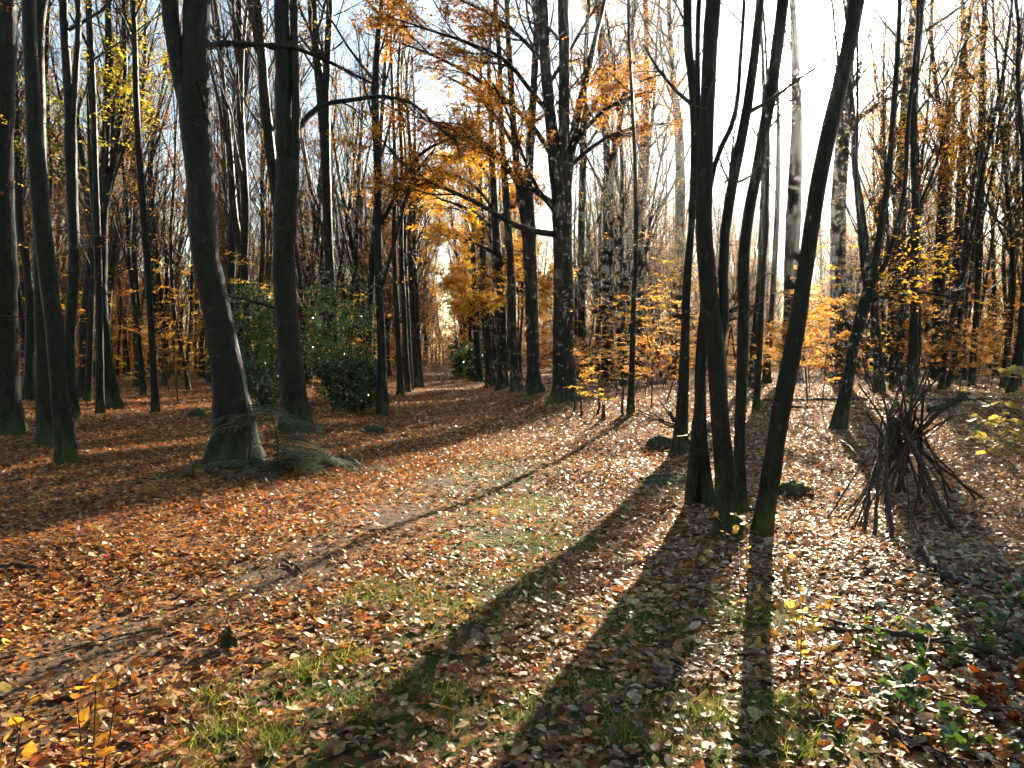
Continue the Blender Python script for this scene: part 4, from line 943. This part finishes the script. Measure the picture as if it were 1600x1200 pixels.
# ------------------------------------------------------------------ young conifer with drooping feathery fronds
def conifer(label, px, py, H, seed, nb, spread, bias, scale=1.0):
    rng = np.random.default_rng(seed)
    b = ground(px, py)
    root = tag(empty('young_conifer', b), label, 'conifer')
    t = np.linspace(0, 1, 10)
    P = np.stack([0.05 * np.sin(4 * t), 0.04 * np.sin(3 * t + 1), -0.05 + H * t], 1); R = 0.022 * (1 - 0.85 * t)
    obj('stem', mesh_from('stem', *tubes(P[None], R[None], 7)), M['twig'], root)
    for k in range(nb):
        wood = MB(); nd = MB()
        f = 0.04 + 0.91 * rng.random() ** 1.8
        a = rng.normal(bias, 1.3) if rng.random() < 0.6 else rng.uniform(0, 6.28)
        L = spread * (1 - 0.6 * f) * rng.uniform(0.6, 1.15)
        s = np.linspace(0, 1, 9)
        z = H * f + L * (0.30 * s - 0.45 * s ** 2)
        bp = np.stack([np.cos(a) * L * s, np.sin(a) * L * s, np.maximum(z, 0.05 + 0.02 * s)], 1)
        wood.add(*tubes(bp[None], (0.007 * (1 - 0.8 * s))[None], 4))
        m = int(30 * L / 0.8) + 6
        u = rng.uniform(0.12, 1, m); i = np.minimum((u * 8).astype(int), 7); fr = (u * 8 - i)[:, None]
        q0 = bp[i] * (1 - fr) + bp[i + 1] * fr
        sd = np.where(rng.random(m) < 0.5, 1, -1)
        aa = a + sd * rng.uniform(0.5, 1.0, m); ll = 0.24 * (1.15 - u) * rng.uniform(0.6, 1.2, m) + 0.05
        tw = np.stack([q0, q0 + np.stack([np.cos(aa) * ll * .5, np.sin(aa) * ll * .5, -0.02 * np.ones(m)], 1), q0 + np.stack([np.cos(aa) * ll, np.sin(aa) * ll, -0.10 * ll - 0.05], 1)], 1)
        wood.add(*tubes(tw, np.full((m, 3), 0.0018), 3))
        nn = 16
        idx = np.repeat(np.arange(m), nn); tt = np.tile(np.linspace(0.05, 1, nn), m)[:, None]
        pos = tw[idx, 0] * (1 - tt) + tw[idx, 2] * tt
        dr = nrm(tw[idx, 2] - tw[idx, 0]); side = nrm(np.cross(dr, np.array([0, 0, 1.0]))) * np.tile([1, -1], len(idx) // 2)[:, None]
        ax = nrm(dr * 0.6 + side + rng.normal(0, 0.15, dr.shape)); Ln = rng.uniform(0.026, 0.045, len(idx))
        v, t3, c = leaf_quads(pos, ax, np.tile([0, 0, 1.0], (len(idx), 1)), Ln, np.full(len(idx), 0.0065), pick([(0.15, 0.22, 0.11), (0.20, 0.28, 0.14), (0.28, 0.34, 0.18)], len(idx), rng), 0.1)
        nd.add(v, t=t3, c=c)
        br = obj('branch', wood.mesh('branch'), M['twig'], root)
        obj('foliage', nd.mesh('foliage', True, False), M['needle'], br)
    return root
conifer('young conifer with drooping feathery fronds at the foot of the thick forked beech', 428, 740, 1.0, 401, 30, 1.55, -0.25)
conifer('slim conifer shoot standing against the thick forked beech trunk', 385, 732, 1.35, 402, 15, 0.7, 0.0)

# ------------------------------------------------------------------ stumps, humps, logs, sticks
def lump(name, label, px, py, w, h, seed, cat, d=None, dep=None, moss='moss'):
    """an uneven mossy hump or rotted stump"""
    rng = np.random.default_rng(seed)
    b = ground(px, py) if d is None else at(px, py, d)
    w_, h_ = w * b[1] / F, h * b[1] / F
    nu, nv_ = 22, 9
    ph = rng.uniform(0, 6.28, 6)
    V = []
    for j in range(nv_):
        e = j / (nv_ - 1) * math.pi / 2
        for i in range(nu):
            a = i / nu * 2 * math.pi
            k = 1 + 0.16 * math.sin(2 * a + ph[0]) + 0.10 * math.sin(3 * a + ph[1] + 2 * e) + 0.06 * math.sin(7 * a + ph[2]) + rng.normal(0, 0.03)
            r = math.cos(e) ** 0.7
            V.append((w_ / 2 * r * k * math.cos(a), (dep or 0.7) * w_ / 2 * r * k * math.sin(a), -0.05 + (h_ + 0.05) * math.sin(e) ** 0.8 * (1 + 0.14 * math.sin(a + ph[3]) + 0.07 * math.sin(4 * a + ph[4]))))
    Q = [(j * nu + i, j * nu + (i + 1) % nu, (j + 1) * nu + (i + 1) % nu, (j + 1) * nu + i) for j in range(nv_ - 1) for i in range(nu)]
    o = tag(obj(name, mesh_from(name, np.array(V), Q), M[moss], None, b), label, cat)
    # bark-litter leaves lodged on it are part of the general leaf layer; a moss fringe of short shoots covers its top
    m = int(260 * min(1, w_ * 2))
    a = rng.uniform(0, 6.28, m); r = np.sqrt(rng.random(m)) * 0.95
    p = np.stack([w_ / 2 * r * np.cos(a), (dep or 0.7) * w_ / 2 * r * np.sin(a), h_ * np.sqrt(np.maximum(1 - r ** 2, 0)) * 0.95], 1)
    v, t, c = leaf_quads(p, nrm(np.stack([rng.normal(0, .6, m), rng.normal(0, .6, m), np.ones(m)], 1)), nrm(rng.normal(0, 1, (m, 3))), rng.uniform(.015, .04, m), np.full(m, .006), pick([(0.08, 0.12, 0.02), (0.05, 0.08, 0.018), (0.12, 0.15, 0.03)], m, rng), .1)
    m = 34; a = rng.uniform(0, 6.28, m); r = np.sqrt(rng.uniform(.15, 1.25, m))
    p = np.stack([w_ / 2 * r * np.cos(a), (dep or 0.7) * w_ / 2 * r * np.sin(a), h_ * np.sqrt(np.maximum(1 - r ** 2, 0)) * .97 + .015], 1)
    lv, lt, lc = leaf_quads(p, nrm(rng.normal(0, 1, (m, 3)) * np.array([1, 1, .3])), nrm(np.array([0, 0, 1.0]) + rng.normal(0, .4, (m, 3))), rng.uniform(.04, .075, m), rng.uniform(.025, .045, m), pick(LITTER, m, rng), .15)
    obj('leaf_cover', mesh_from('leaf_cover', lv, None, lt, lc, False), M['litter'], o)['kind'] = 'stuff'
    obj('moss_tuft', mesh_from('moss_tuft', v, None, t, c, False), M['grass'], o)['kind'] = 'stuff'
    return o
lump('stump', 'low rotted dark stump at the path edge below the arching-limb beech', 584, 675, 36, 9, 501, 'stump')
lump('stump', 'low mossy stump beside the conifer fronds at the left path edge', 540, 728, 44, 12, 502, 'stump')
lump('moss_hump', 'dark mossy hump left of the dark bent stem', 1032, 693, 44, 10, 503, 'moss hump')
lump('moss_hump', 'green moss cushion right of the big leaning stem', 1243, 768, 64, 14, 504, 'moss hump')
lump('moss_hump', 'small green moss cushion in the litter at the left', 115, 856, 26, 9, 505, 'moss hump')
lump('moss_hump', 'tiny moss cushion near the far left trunks', 306, 652, 26, 12, 506, 'moss hump')
lump('stump', 'small pointed rotten stub in the dirt track, lower left', 358, 1010, 24, 28, 507, 'stump', dep=0.9)
lump('moss_hump', 'flat mossy patch of root behind the cluster at the path side', 1040, 752, 90, 8, 508, 'moss hump')
lump('moss_hump', 'moss at the foot of the pair of crossing stems', 1150, 795, 60, 8, 509, 'moss hump')

def stick_mesh(P, R, rng, S=7, n=14, rough=0.10):
    p, r = resample(P, R, n)
    p = p + rng.normal(0, 1, p.shape) * r[:, None] * 0.22
    r = r * (1 + rng.normal(0, rough * 0.5, n)); r = np.maximum(r, 0.0015)
    v, q = tubes(p[None], r[None], S)
    v = np.concatenate([v, [p[0]], [p[-1]]]); m = len(v)
    t = [(m - 2, (i + 1) % S, i) for i in range(S)] + [(m - 1, (n - 1) * S + i, (n - 1) * S + (i + 1) % S) for i in range(S)]
    return v, q, t
def stick(name, label, pts, w, seed, cat, mat_='deadwood', S=8, group=None, lift=None):
    """pts: photo pixels on the ground (px, py[, height above ground])"""
    rng = np.random.default_rng(seed)
    P = []; 
    for q in pts:
        p = ground(q[0], q[1]); 
        if len(q) > 2:                # raised point: keep its ground spot, lift it
            p = p + np.array([0, 0, q[2]])
        P.append(p)
    P = np.array(P); R = np.array([a * p[1] / F / 2 for a, p in zip(w, P)]); P[:, 2] += R * 0.7 + 0.012
    b = P[0].copy(); b[2] = float(height(b[0], b[1]))
    v, q, t = stick_mesh(P - b, R, rng, S, max(14, 5 * len(P)))
    o = obj(name, mesh_from(name, v, q, t), M[mat_], None, b)
    return tag(o, label, cat, group)
stick('fallen_branch', 'long grey fallen branch across the brambles, lower right', [(1258, 970), (1330, 985), (1400, 1003, .02), (1470, 1020, .04), (1540, 1035, .05), (1600, 1060, .03)], [10, 11, 10, 10, 9, 8], 601, 'branch')
stick('fallen_branch', 'short thick pale log end below the stick tent', [(1438, 866), (1455, 885), (1484, 912)], [15, 16, 15], 602, 'log')
stick('fallen_branch', 'thin dark branch running right from the short pale log', [(1405, 893), (1460, 903), (1520, 918), (1580, 925)], [5, 6, 5, 4], 603, 'branch')
stick('fallen_branch', 'long curved thin branch at the bottom right corner', [(1218, 1122), (1270, 1134), (1340, 1126), (1390, 1150), (1450, 1175), (1520, 1199)], [4, 5, 6, 6, 5, 4], 604, 'branch')
stick('fallen_branch', 'dark stick at the left foot of the thick forked beech', [(322, 738), (345, 745), (366, 754)], [9, 10, 9], 605, 'branch')
stick('fallen_branch', 'short dark stick lying in the dirt track', [(442, 878), (458, 886), (472, 898)], [5, 6, 4], 606, 'branch')
stick('fallen_branch', 'dark root-like stick at the left edge of the picture', [(-10, 893), (25, 889), (58, 890)], [8, 9, 6], 607, 'branch')
stick('fallen_branch', 'thin stick crossing the shadow by the dirt track', [(95, 1022), (140, 1010), (200, 995), (260, 985)], [3, 4, 4, 2], 608, 'branch')
stick('fallen_branch', 'dark branch lying towards the cluster by the flat moss', [(1000, 752), (1035, 748), (1070, 746)], [5, 8, 7], 609, 'branch')
stick('fallen_branch', 'small branch on the right path bank', [(805, 638), (818, 634), (832, 637)], [3, 4, 3], 610, 'branch')
stick('fallen_branch', 'small forked twig standing in the left litter', [(118, 895), (133, 900, .05), (136, 905, .14)], [2, 2.5, 2], 611, 'twig')
stick('fallen_branch', 'thin stick by the mossy stump in the brown litter', [(500, 735), (522, 728), (545, 716)], [4, 5, 4], 612, 'branch')
lg = ground(1400, 655)
rngl = np.random.default_rng(620)
def log(label, pxs, Y, r, seed):
    P = np.array([[(px - 800) / F * Y, Y + dy, 0] for px, dy in pxs]); P[:, 2] = height(P[:, 0], P[:, 1]) + r * 0.8
    b = P[0].copy(); v, q, t = stick_mesh(P - b, np.linspace(r, r * 0.7, len(P)), np.random.default_rng(seed), 9, 26, 0.06)
    return tag(obj('fallen_log', mesh_from('fallen_log', v, q, t), M['deadwood'], None, b), label, 'log')
log('long thin fallen log lying level behind the stick tent', [(1195, 0), (1300, 0.15), (1420, -0.1), (1540, 0.1), (1625, 0.2)], 20.5, 0.055, 621)
log('thin fallen pole behind the thick trunk with golden sprays', [(1215, 0.8), (1320, 0.2), (1395, -0.3)], 17.8, 0.035, 622)

# thin bare shoots and stubs at the foot of the large orange beech
for k, (px, by, ty, lx) in enumerate(((895, 648, 610, 3), (908, 652, 615, -3), (940, 655, 632, 5), (945, 656, 630, -4), (972, 650, 605, 2), (932, 650, 618, 3))):
    b = ground(px, by); top = at(px + lx, ty, b[1]); rng = np.random.default_rng(640 + k)
    P = np.array([b - [0, 0, .05], (b + top) / 2 + rng.normal(0, .03, 3), top]); v, q, t = stick_mesh(P - b, np.array([.035, .03, .02]), rng, 7, 10)
    tag(obj('broken_stub', mesh_from('broken_stub', v, q, t), M['deadwood'], None, b), 'short dark broken stub sticking up right of the large orange beech', 'stub', 'broken stubs by the large orange beech')

# ------------------------------------------------------------------ tent of leaning sticks
rk = np.random.default_rng(77)
cen = ground(1418, 800); Yc = cen[1]
tent = tag(empty('stick_tent', cen), 'tent of dark bare sticks leaning together in the right wood', 'stick tent')
apex = at(1412, 672, Yc)
def pole(p0, p1, r0, r1, moss=False):
    L = np.linalg.norm(p1 - p0); bow = rk.normal(0, 0.022 * L, 3)
    P = np.array([p0, p0 * .66 + p1 * .34 + bow, p0 * .33 + p1 * .67 + bow * .8 + rk.normal(0, .012 * L, 3), p1])
    v, q, t = stick_mesh(P - cen, np.interp([0, .34, .67, 1], [0, 1], [r0, r1]), rk, 7, 16, 0.08)
    o = obj('stick', mesh_from('stick', v, q, t), M['moss'] if moss else M['deadwood'], tent)
    for _ in range(int(rk.integers(0, 3)) if not moss else 0):      # side twigs still on the stick
        f = rk.uniform(.3, .9); c0 = P[0] * (1 - f) + P[-1] * f + bow * .7 * min(f, 1 - f) * 2; dv = nrm(nrm(p1 - p0) * .7 + rk.normal(0, .5, 3)) * rk.uniform(.08, .35)
        v, q, t = stick_mesh(np.array([c0, c0 + dv * .5 + rk.normal(0, .01, 3), c0 + dv]) - cen, np.array([r1 * .55, r1 * .4, r1 * .2]), rk, 5, 6, 0.08)
        obj('twig', mesh_from('twig', v, q, t), M['deadwood'], o)
    return o
foot = [(1288, 816, 0.2, 5), (1302, 812, 0.15, 4), (1318, 822, 0.2, 5), (1332, 830, 0.1, 6), (1350, 836, 0.2, 11), (1366, 840, 0.15, 10), (1394, 846, 0.2, 10), (1384, 812, 0.1, 6), (1428, 806, 0.1, 8), (1434, 838, 0.1, 5),
        (1478, 822, 0.1, 7), (1496, 832, 0.15, 13), (1527, 780, 0.05, 8), (1545, 782, 0.05, 6), (1460, 790, 0.2, 6), (1445, 770, 0.2, 6), (1372, 776, 0.2, 6), (1345, 790, 0.2, 5), (1405, 770, 0.2, 7), (1490, 770, .1, 5), (1420, 832, .1, 4), (1330, 805, .3, 4)]
foot += [(rk.uniform(1300, 1530), rk.uniform(765, 842), rk.uniform(0, .25), rk.uniform(2.5, 5)) for _ in range(12)]
for px, py, ov, w in foot:
    p0 = ground(px, py); ap = apex + rk.normal(0, 1, 3) * np.array([0.13, 0.12, 0.08])
    p1 = ap + (ap - p0) * ov * rk.uniform(.5, 2.2); r = w * p0[1] / F / 2 * rk.uniform(0.45, 0.8)
    pole(p0 - np.array([0, 0, 0.02]), p1, r, r * 0.7)
for (px, py, qx, qy, w) in ((1400, 690, 1474, 582, 6), (1405, 690, 1447, 580, 5), (1398, 700, 1340, 598, 5), (1412, 690, 1430, 560, 8), (1402, 690, 1510, 608, 7), (1410, 690, 1490, 648, 6), (1420, 690, 1468, 640, 5), (1400, 705, 1380, 612, 5), (1395, 700, 1352, 640, 5),
                            (1415, 690, 1404, 585, 5), (1408, 700, 1362, 575, 4), (1420, 680, 1455, 655, 5), (1395, 690, 1416, 600, 5)):
    p0 = at(px, py, Yc + rk.normal(0, .08)); p1 = at(qx, qy, Yc + rk.normal(0, .25)); p00 = p0 + (p0 - p1) * rk.uniform(0.2, 0.7)
    pole(p00, p1, w * Yc / F / 2, w * Yc / F / 2 * 0.45)
pole(at(1398, 715, Yc), at(1394, 664, Yc - .03), 0.055, 0.06, True)                   # thick mossy stub wedged at the top
pole(at(1452, 642, Yc + .1), at(1516, 616, Yc + .2), 0.035, 0.03, True)
stick('fallen_branch', 'thin forked stick leaning out of the litter left of the stick tent', [(1312, 690), (1332, 715, .1), (1352, 738, .05)], [4, 4, 3], 630, 'branch')

# ------------------------------------------------------------------ foreground seedlings and brambles
def seedling(label, stems, pal, seed, n=14, size=0.055, d=None, cat='seedling', matl='leaf', name='seedling', base=None, flat=0.35):
    """stems: list of pixel polylines (px, py, Y)"""
    rng = np.random.default_rng(seed)
    pts = [np.array([at(*p) for p in s]) for s in stems]
    b = pts[0][0].copy(); b[2] = float(height(b[0], b[1]))
    root = tag(empty(name, b), label, cat)
    wood = MB(); fo = MB()
    for P in pts:
        p, r = resample(P, np.linspace(0.004, 0.0015, len(P)), 12)
        wood.add(*tubes((p - b)[None], r[None], 5))
        A, RA = grow(p[None], r[None], 4, 0.2, 1.0, 0.4, (0.6, 1.1), 0.0, 0.1, 5, 0.7, rng, flat=0.5, lmin=0.06, lmax=0.3)
        wood.add(*tubes(A - b, RA, 4))
        for T, m in ((p[None], n), (A, max(2, n // 3))):
            K, N, _ = T.shape; idx = np.repeat(np.arange(K), m); M_ = len(idx)
            t = rng.uniform(0.25, 1, M_); s = t * (N - 1); i = np.minimum(s.astype(int), N - 2); f = (s - i)[:, None]
            pos = T[idx, i] * (1 - f) + T[idx, i + 1] * f
            dd = nrm(T[idx, i + 1] - T[idx, i]); sd = nrm(np.cross(dd, [0, 0, 1.0]) + 1e-3) * np.where(rng.random(M_) < .5, 1, -1)[:, None]
            ax = nrm(dd * .5 + sd + rng.normal(0, .3, (M_, 3))); nv = nrm(np.array([0, 0, 1.0]) + rng.normal(0, flat, (M_, 3)))
            c = pick(pal, M_, rng, 0.15)
            for k in range(M_):
                tv, tt = leaf_template(2, rng); L = size * rng.uniform(.7, 1.25)
                tv = (tv + np.array([0, .5, 0])) * L * np.array([1.0, 1, .5])
                side = nrm(np.cross(nv[k], ax[k])); upv = np.cross(ax[k], side)
                fo.add((pos[k] - b) + tv[:, :1] * side + tv[:, 1:2] * ax[k] + tv[:, 2:3] * upv, t=tt, c=c[k])
    obj('stem', wood.mesh('stem'), M['twig'], root)
    obj('foliage', fo.mesh('foliage', True, False), M[matl], root)
    return root
def stem_to(px, py, lean, Y, gy):
    """from the ground below up to (px, py) at depth Y"""
    top = at(px, py, Y); g = np.array([top[0] - lean, Y, 0]); 
    return [(px - lean * F / Y, gy, Y), (px - lean * F / Y * .4, (gy * .5 + py * .5), Y), (px, py, Y)]
YEL = [(0.44, 0.28, 0.05), (0.38, 0.22, 0.045), (0.46, 0.33, 0.08), (0.30, 0.15, 0.03)]
seedling('yellow-leaved beech seedling at the bottom left corner', [stem_to(40, 1085, 0.10, 2.6, 1320), stem_to(5, 1150, 0.05, 2.5, 1330)], YEL, 701, n=10, size=0.058)
seedling('yellow and orange seedling near the bottom left beside the track', [stem_to(150, 1060, 0.02, 2.7, 1270), stem_to(120, 1090, -0.05, 2.7, 1270), stem_to(185, 1050, 0.08, 2.8, 1255)], YEL + [(0.42, 0.18, 0.03)], 702, n=7, size=0.06)
seedling('small seedling with pale oval leaves in the dirt track', [stem_to(250, 1068, 0.03, 3.2, 1130)], [(0.45, 0.36, 0.16), (0.4, 0.28, 0.08)], 703, n=4, size=0.06)
seedling('thin seedling with pale tan leaves before the leaning cluster', [stem_to(1165, 790, -0.02, 5.0, 985), stem_to(1150, 815, -0.05, 5.0, 985)], [(0.55, 0.42, 0.20), (0.45, 0.30, 0.10)], 704, n=8, size=0.06)
seedling('pale yellow leafy sapling above the litter left of the brambles', [stem_to(1225, 895, -0.15, 4.0, 1060), stem_to(1255, 925, 0.02, 3.9, 1060), stem_to(1300, 930, 0.1, 4.0, 1060)], [(0.46, 0.40, 0.17), (0.40, 0.34, 0.13), (0.34, 0.26, 0.10)], 705, n=12, size=0.066)
seedling('pale broad-leaved sapling reaching in from the right edge', [[(1680, 900, 4.5), (1640, 720, 4.5), (1560, 640, 4.4), (1500, 610, 4.3)], [(1640, 720, 4.5), (1600, 680, 4.3), (1540, 655, 4.1)], [(1650, 760, 4.5), (1610, 600, 4.5), (1560, 575, 4.4)], [(1650, 740, 4.5), (1600, 690, 4.2), (1545, 690, 4.0)]], [(0.36, 0.34, 0.16), (0.30, 0.29, 0.13), (0.40, 0.36, 0.14)], 706, n=24, size=0.07, flat=0.2)
seedling('small bright green shoot right of the short pale log', [stem_to(1510, 925, 0.0, 4.8, 1000), stem_to(1520, 950, 0.03, 4.8, 1000)], [(0.14, 0.30, 0.03), (0.10, 0.24, 0.03)], 707, n=4, size=0.075, matl='bramble')
GREEN = [(0.045, 0.08, 0.032), (0.065, 0.10, 0.035), (0.035, 0.06, 0.03), (0.11, 0.14, 0.045)]
seedling('dark green bramble with arching stems at the right edge', [stem_to(1590, 930, 0.25, 4.2, 1060), stem_to(1540, 965, 0.05, 4.1, 1070), stem_to(1470, 960, -0.1, 4.2, 1060), stem_to(1600, 990, 0.1, 4.0, 1090), stem_to(1430, 980, -.2, 4.3, 1050), stem_to(1640, 960, .2, 4.1, 1080), stem_to(1500, 1000, -.1, 4.0, 1085)], GREEN, 708, n=26, size=0.065, matl='bramble', name='bramble', cat='bramble', flat=0.5)
seedling('low bramble with drooping green leaves at the lower right', [stem_to(1440, 1010, 0.1, 3.5, 1150), stem_to(1425, 1055, -0.05, 3.4, 1160), stem_to(1380, 1060, -0.2, 3.5, 1140), stem_to(1520, 1090, 0.2, 3.3, 1170), stem_to(1500, 1140, .1, 3.1, 1210), stem_to(1570, 1150, .2, 3.1, 1210)], GREEN + [(0.16, 0.17, 0.03)], 709, n=14, size=0.065, matl='bramble', name='bramble', cat='bramble', flat=0.6)
seedling('rusty brown dead fern mass at the right edge below the brambles', [stem_to(1600, 1050, 0.25, 3.5, 1150), stem_to(1560, 1070, 0.1, 3.5, 1150), stem_to(1610, 1100, 0.1, 3.3, 1180), stem_to(1540, 1060, -.05, 3.6, 1140)], [(0.16, 0.05, 0.018), (0.22, 0.075, 0.02), (0.10, 0.035, 0.015)], 710, n=20, size=0.055, name='dead_fern', cat='fern', flat=0.9, matl='litter')
seedling('yellow-green seedling tangled round the long grey fallen branch', [stem_to(1340, 960, -.1, 4.3, 1040), stem_to(1375, 985, .05, 4.2, 1050), stem_to(1410, 950, .1, 4.5, 1030)], [(0.20, 0.24, 0.05), (0.30, 0.28, 0.07), (0.12, 0.18, 0.04)], 711, n=11, size=0.05, matl='bramble')
seedling('dull green bramble above the short pale log at the right edge', [stem_to(1560, 890, .1, 5.2, 960), stem_to(1590, 905, .15, 5.1, 965), stem_to(1530, 905, -.05, 5.2, 960), stem_to(1620, 900, .1, 5.0, 970)], GREEN + [(0.20, 0.22, 0.06)], 712, n=16, size=0.06, matl='bramble', name='bramble', cat='bramble', flat=0.5)
seedling('small pale yellow seedlings low in the litter below the long grey branch', [stem_to(1290, 1020, -.1, 3.7, 1090), stem_to(1340, 1075, .05, 3.5, 1130), stem_to(1270, 1060, .1, 3.6, 1110)], [(0.40, 0.36, 0.10), (0.26, 0.28, 0.07)], 713, n=6, size=0.045)
for k, (pts, lab) in enumerate((([(1380, 1070), (1420, 1052, .06), (1470, 1042, .12), (1530, 1045, .12), (1568, 1040, .10)], 'thin pale bramble runner curving over the litter'),
                                ([(1385, 1062), (1420, 1085, .03), (1460, 1100, .03), (1520, 1125, .06), (1600, 1142, .08)], 'thin pale runner under the low bramble'),
                                ([(1398, 1140), (1410, 1110, .05), (1440, 1080, .1), (1452, 1050, .16)], 'thin bent bramble stem rising from the moss'))):
    stick('bramble_runner', lab, pts, [2.4] * len(pts), 720 + k, 'runner', S=5)

# ------------------------------------------------------------------ the misty air of the wood
HAZE = 0.00022
hv = [(x, y, z) for z in (-2.0, 34.0) for y in (-110.0, 215.0) for x in (-200.0, 200.0)]
hq = [(0, 2, 3, 1), (4, 5, 7, 6), (0, 1, 5, 4), (2, 6, 7, 3), (0, 4, 6, 2), (1, 3, 7, 5)]
hm, nt_, ns_h, ln_h = mat('haze')
pv = node(ns_h, 'ShaderNodeVolumePrincipled', Density=HAZE, Anisotropy=0.82); pv.inputs['Color'].default_value = (0.93, 0.95, 1.0, 1)
oh = node(ns_h, 'ShaderNodeOutputMaterial'); ln_h.new(pv.outputs[0], oh.inputs['Volume'])
tag(obj('haze', mesh_from('haze', np.array(hv), hq, smooth=False), hm), 'thin pale haze filling the air between the trees', 'haze', kind='stuff')
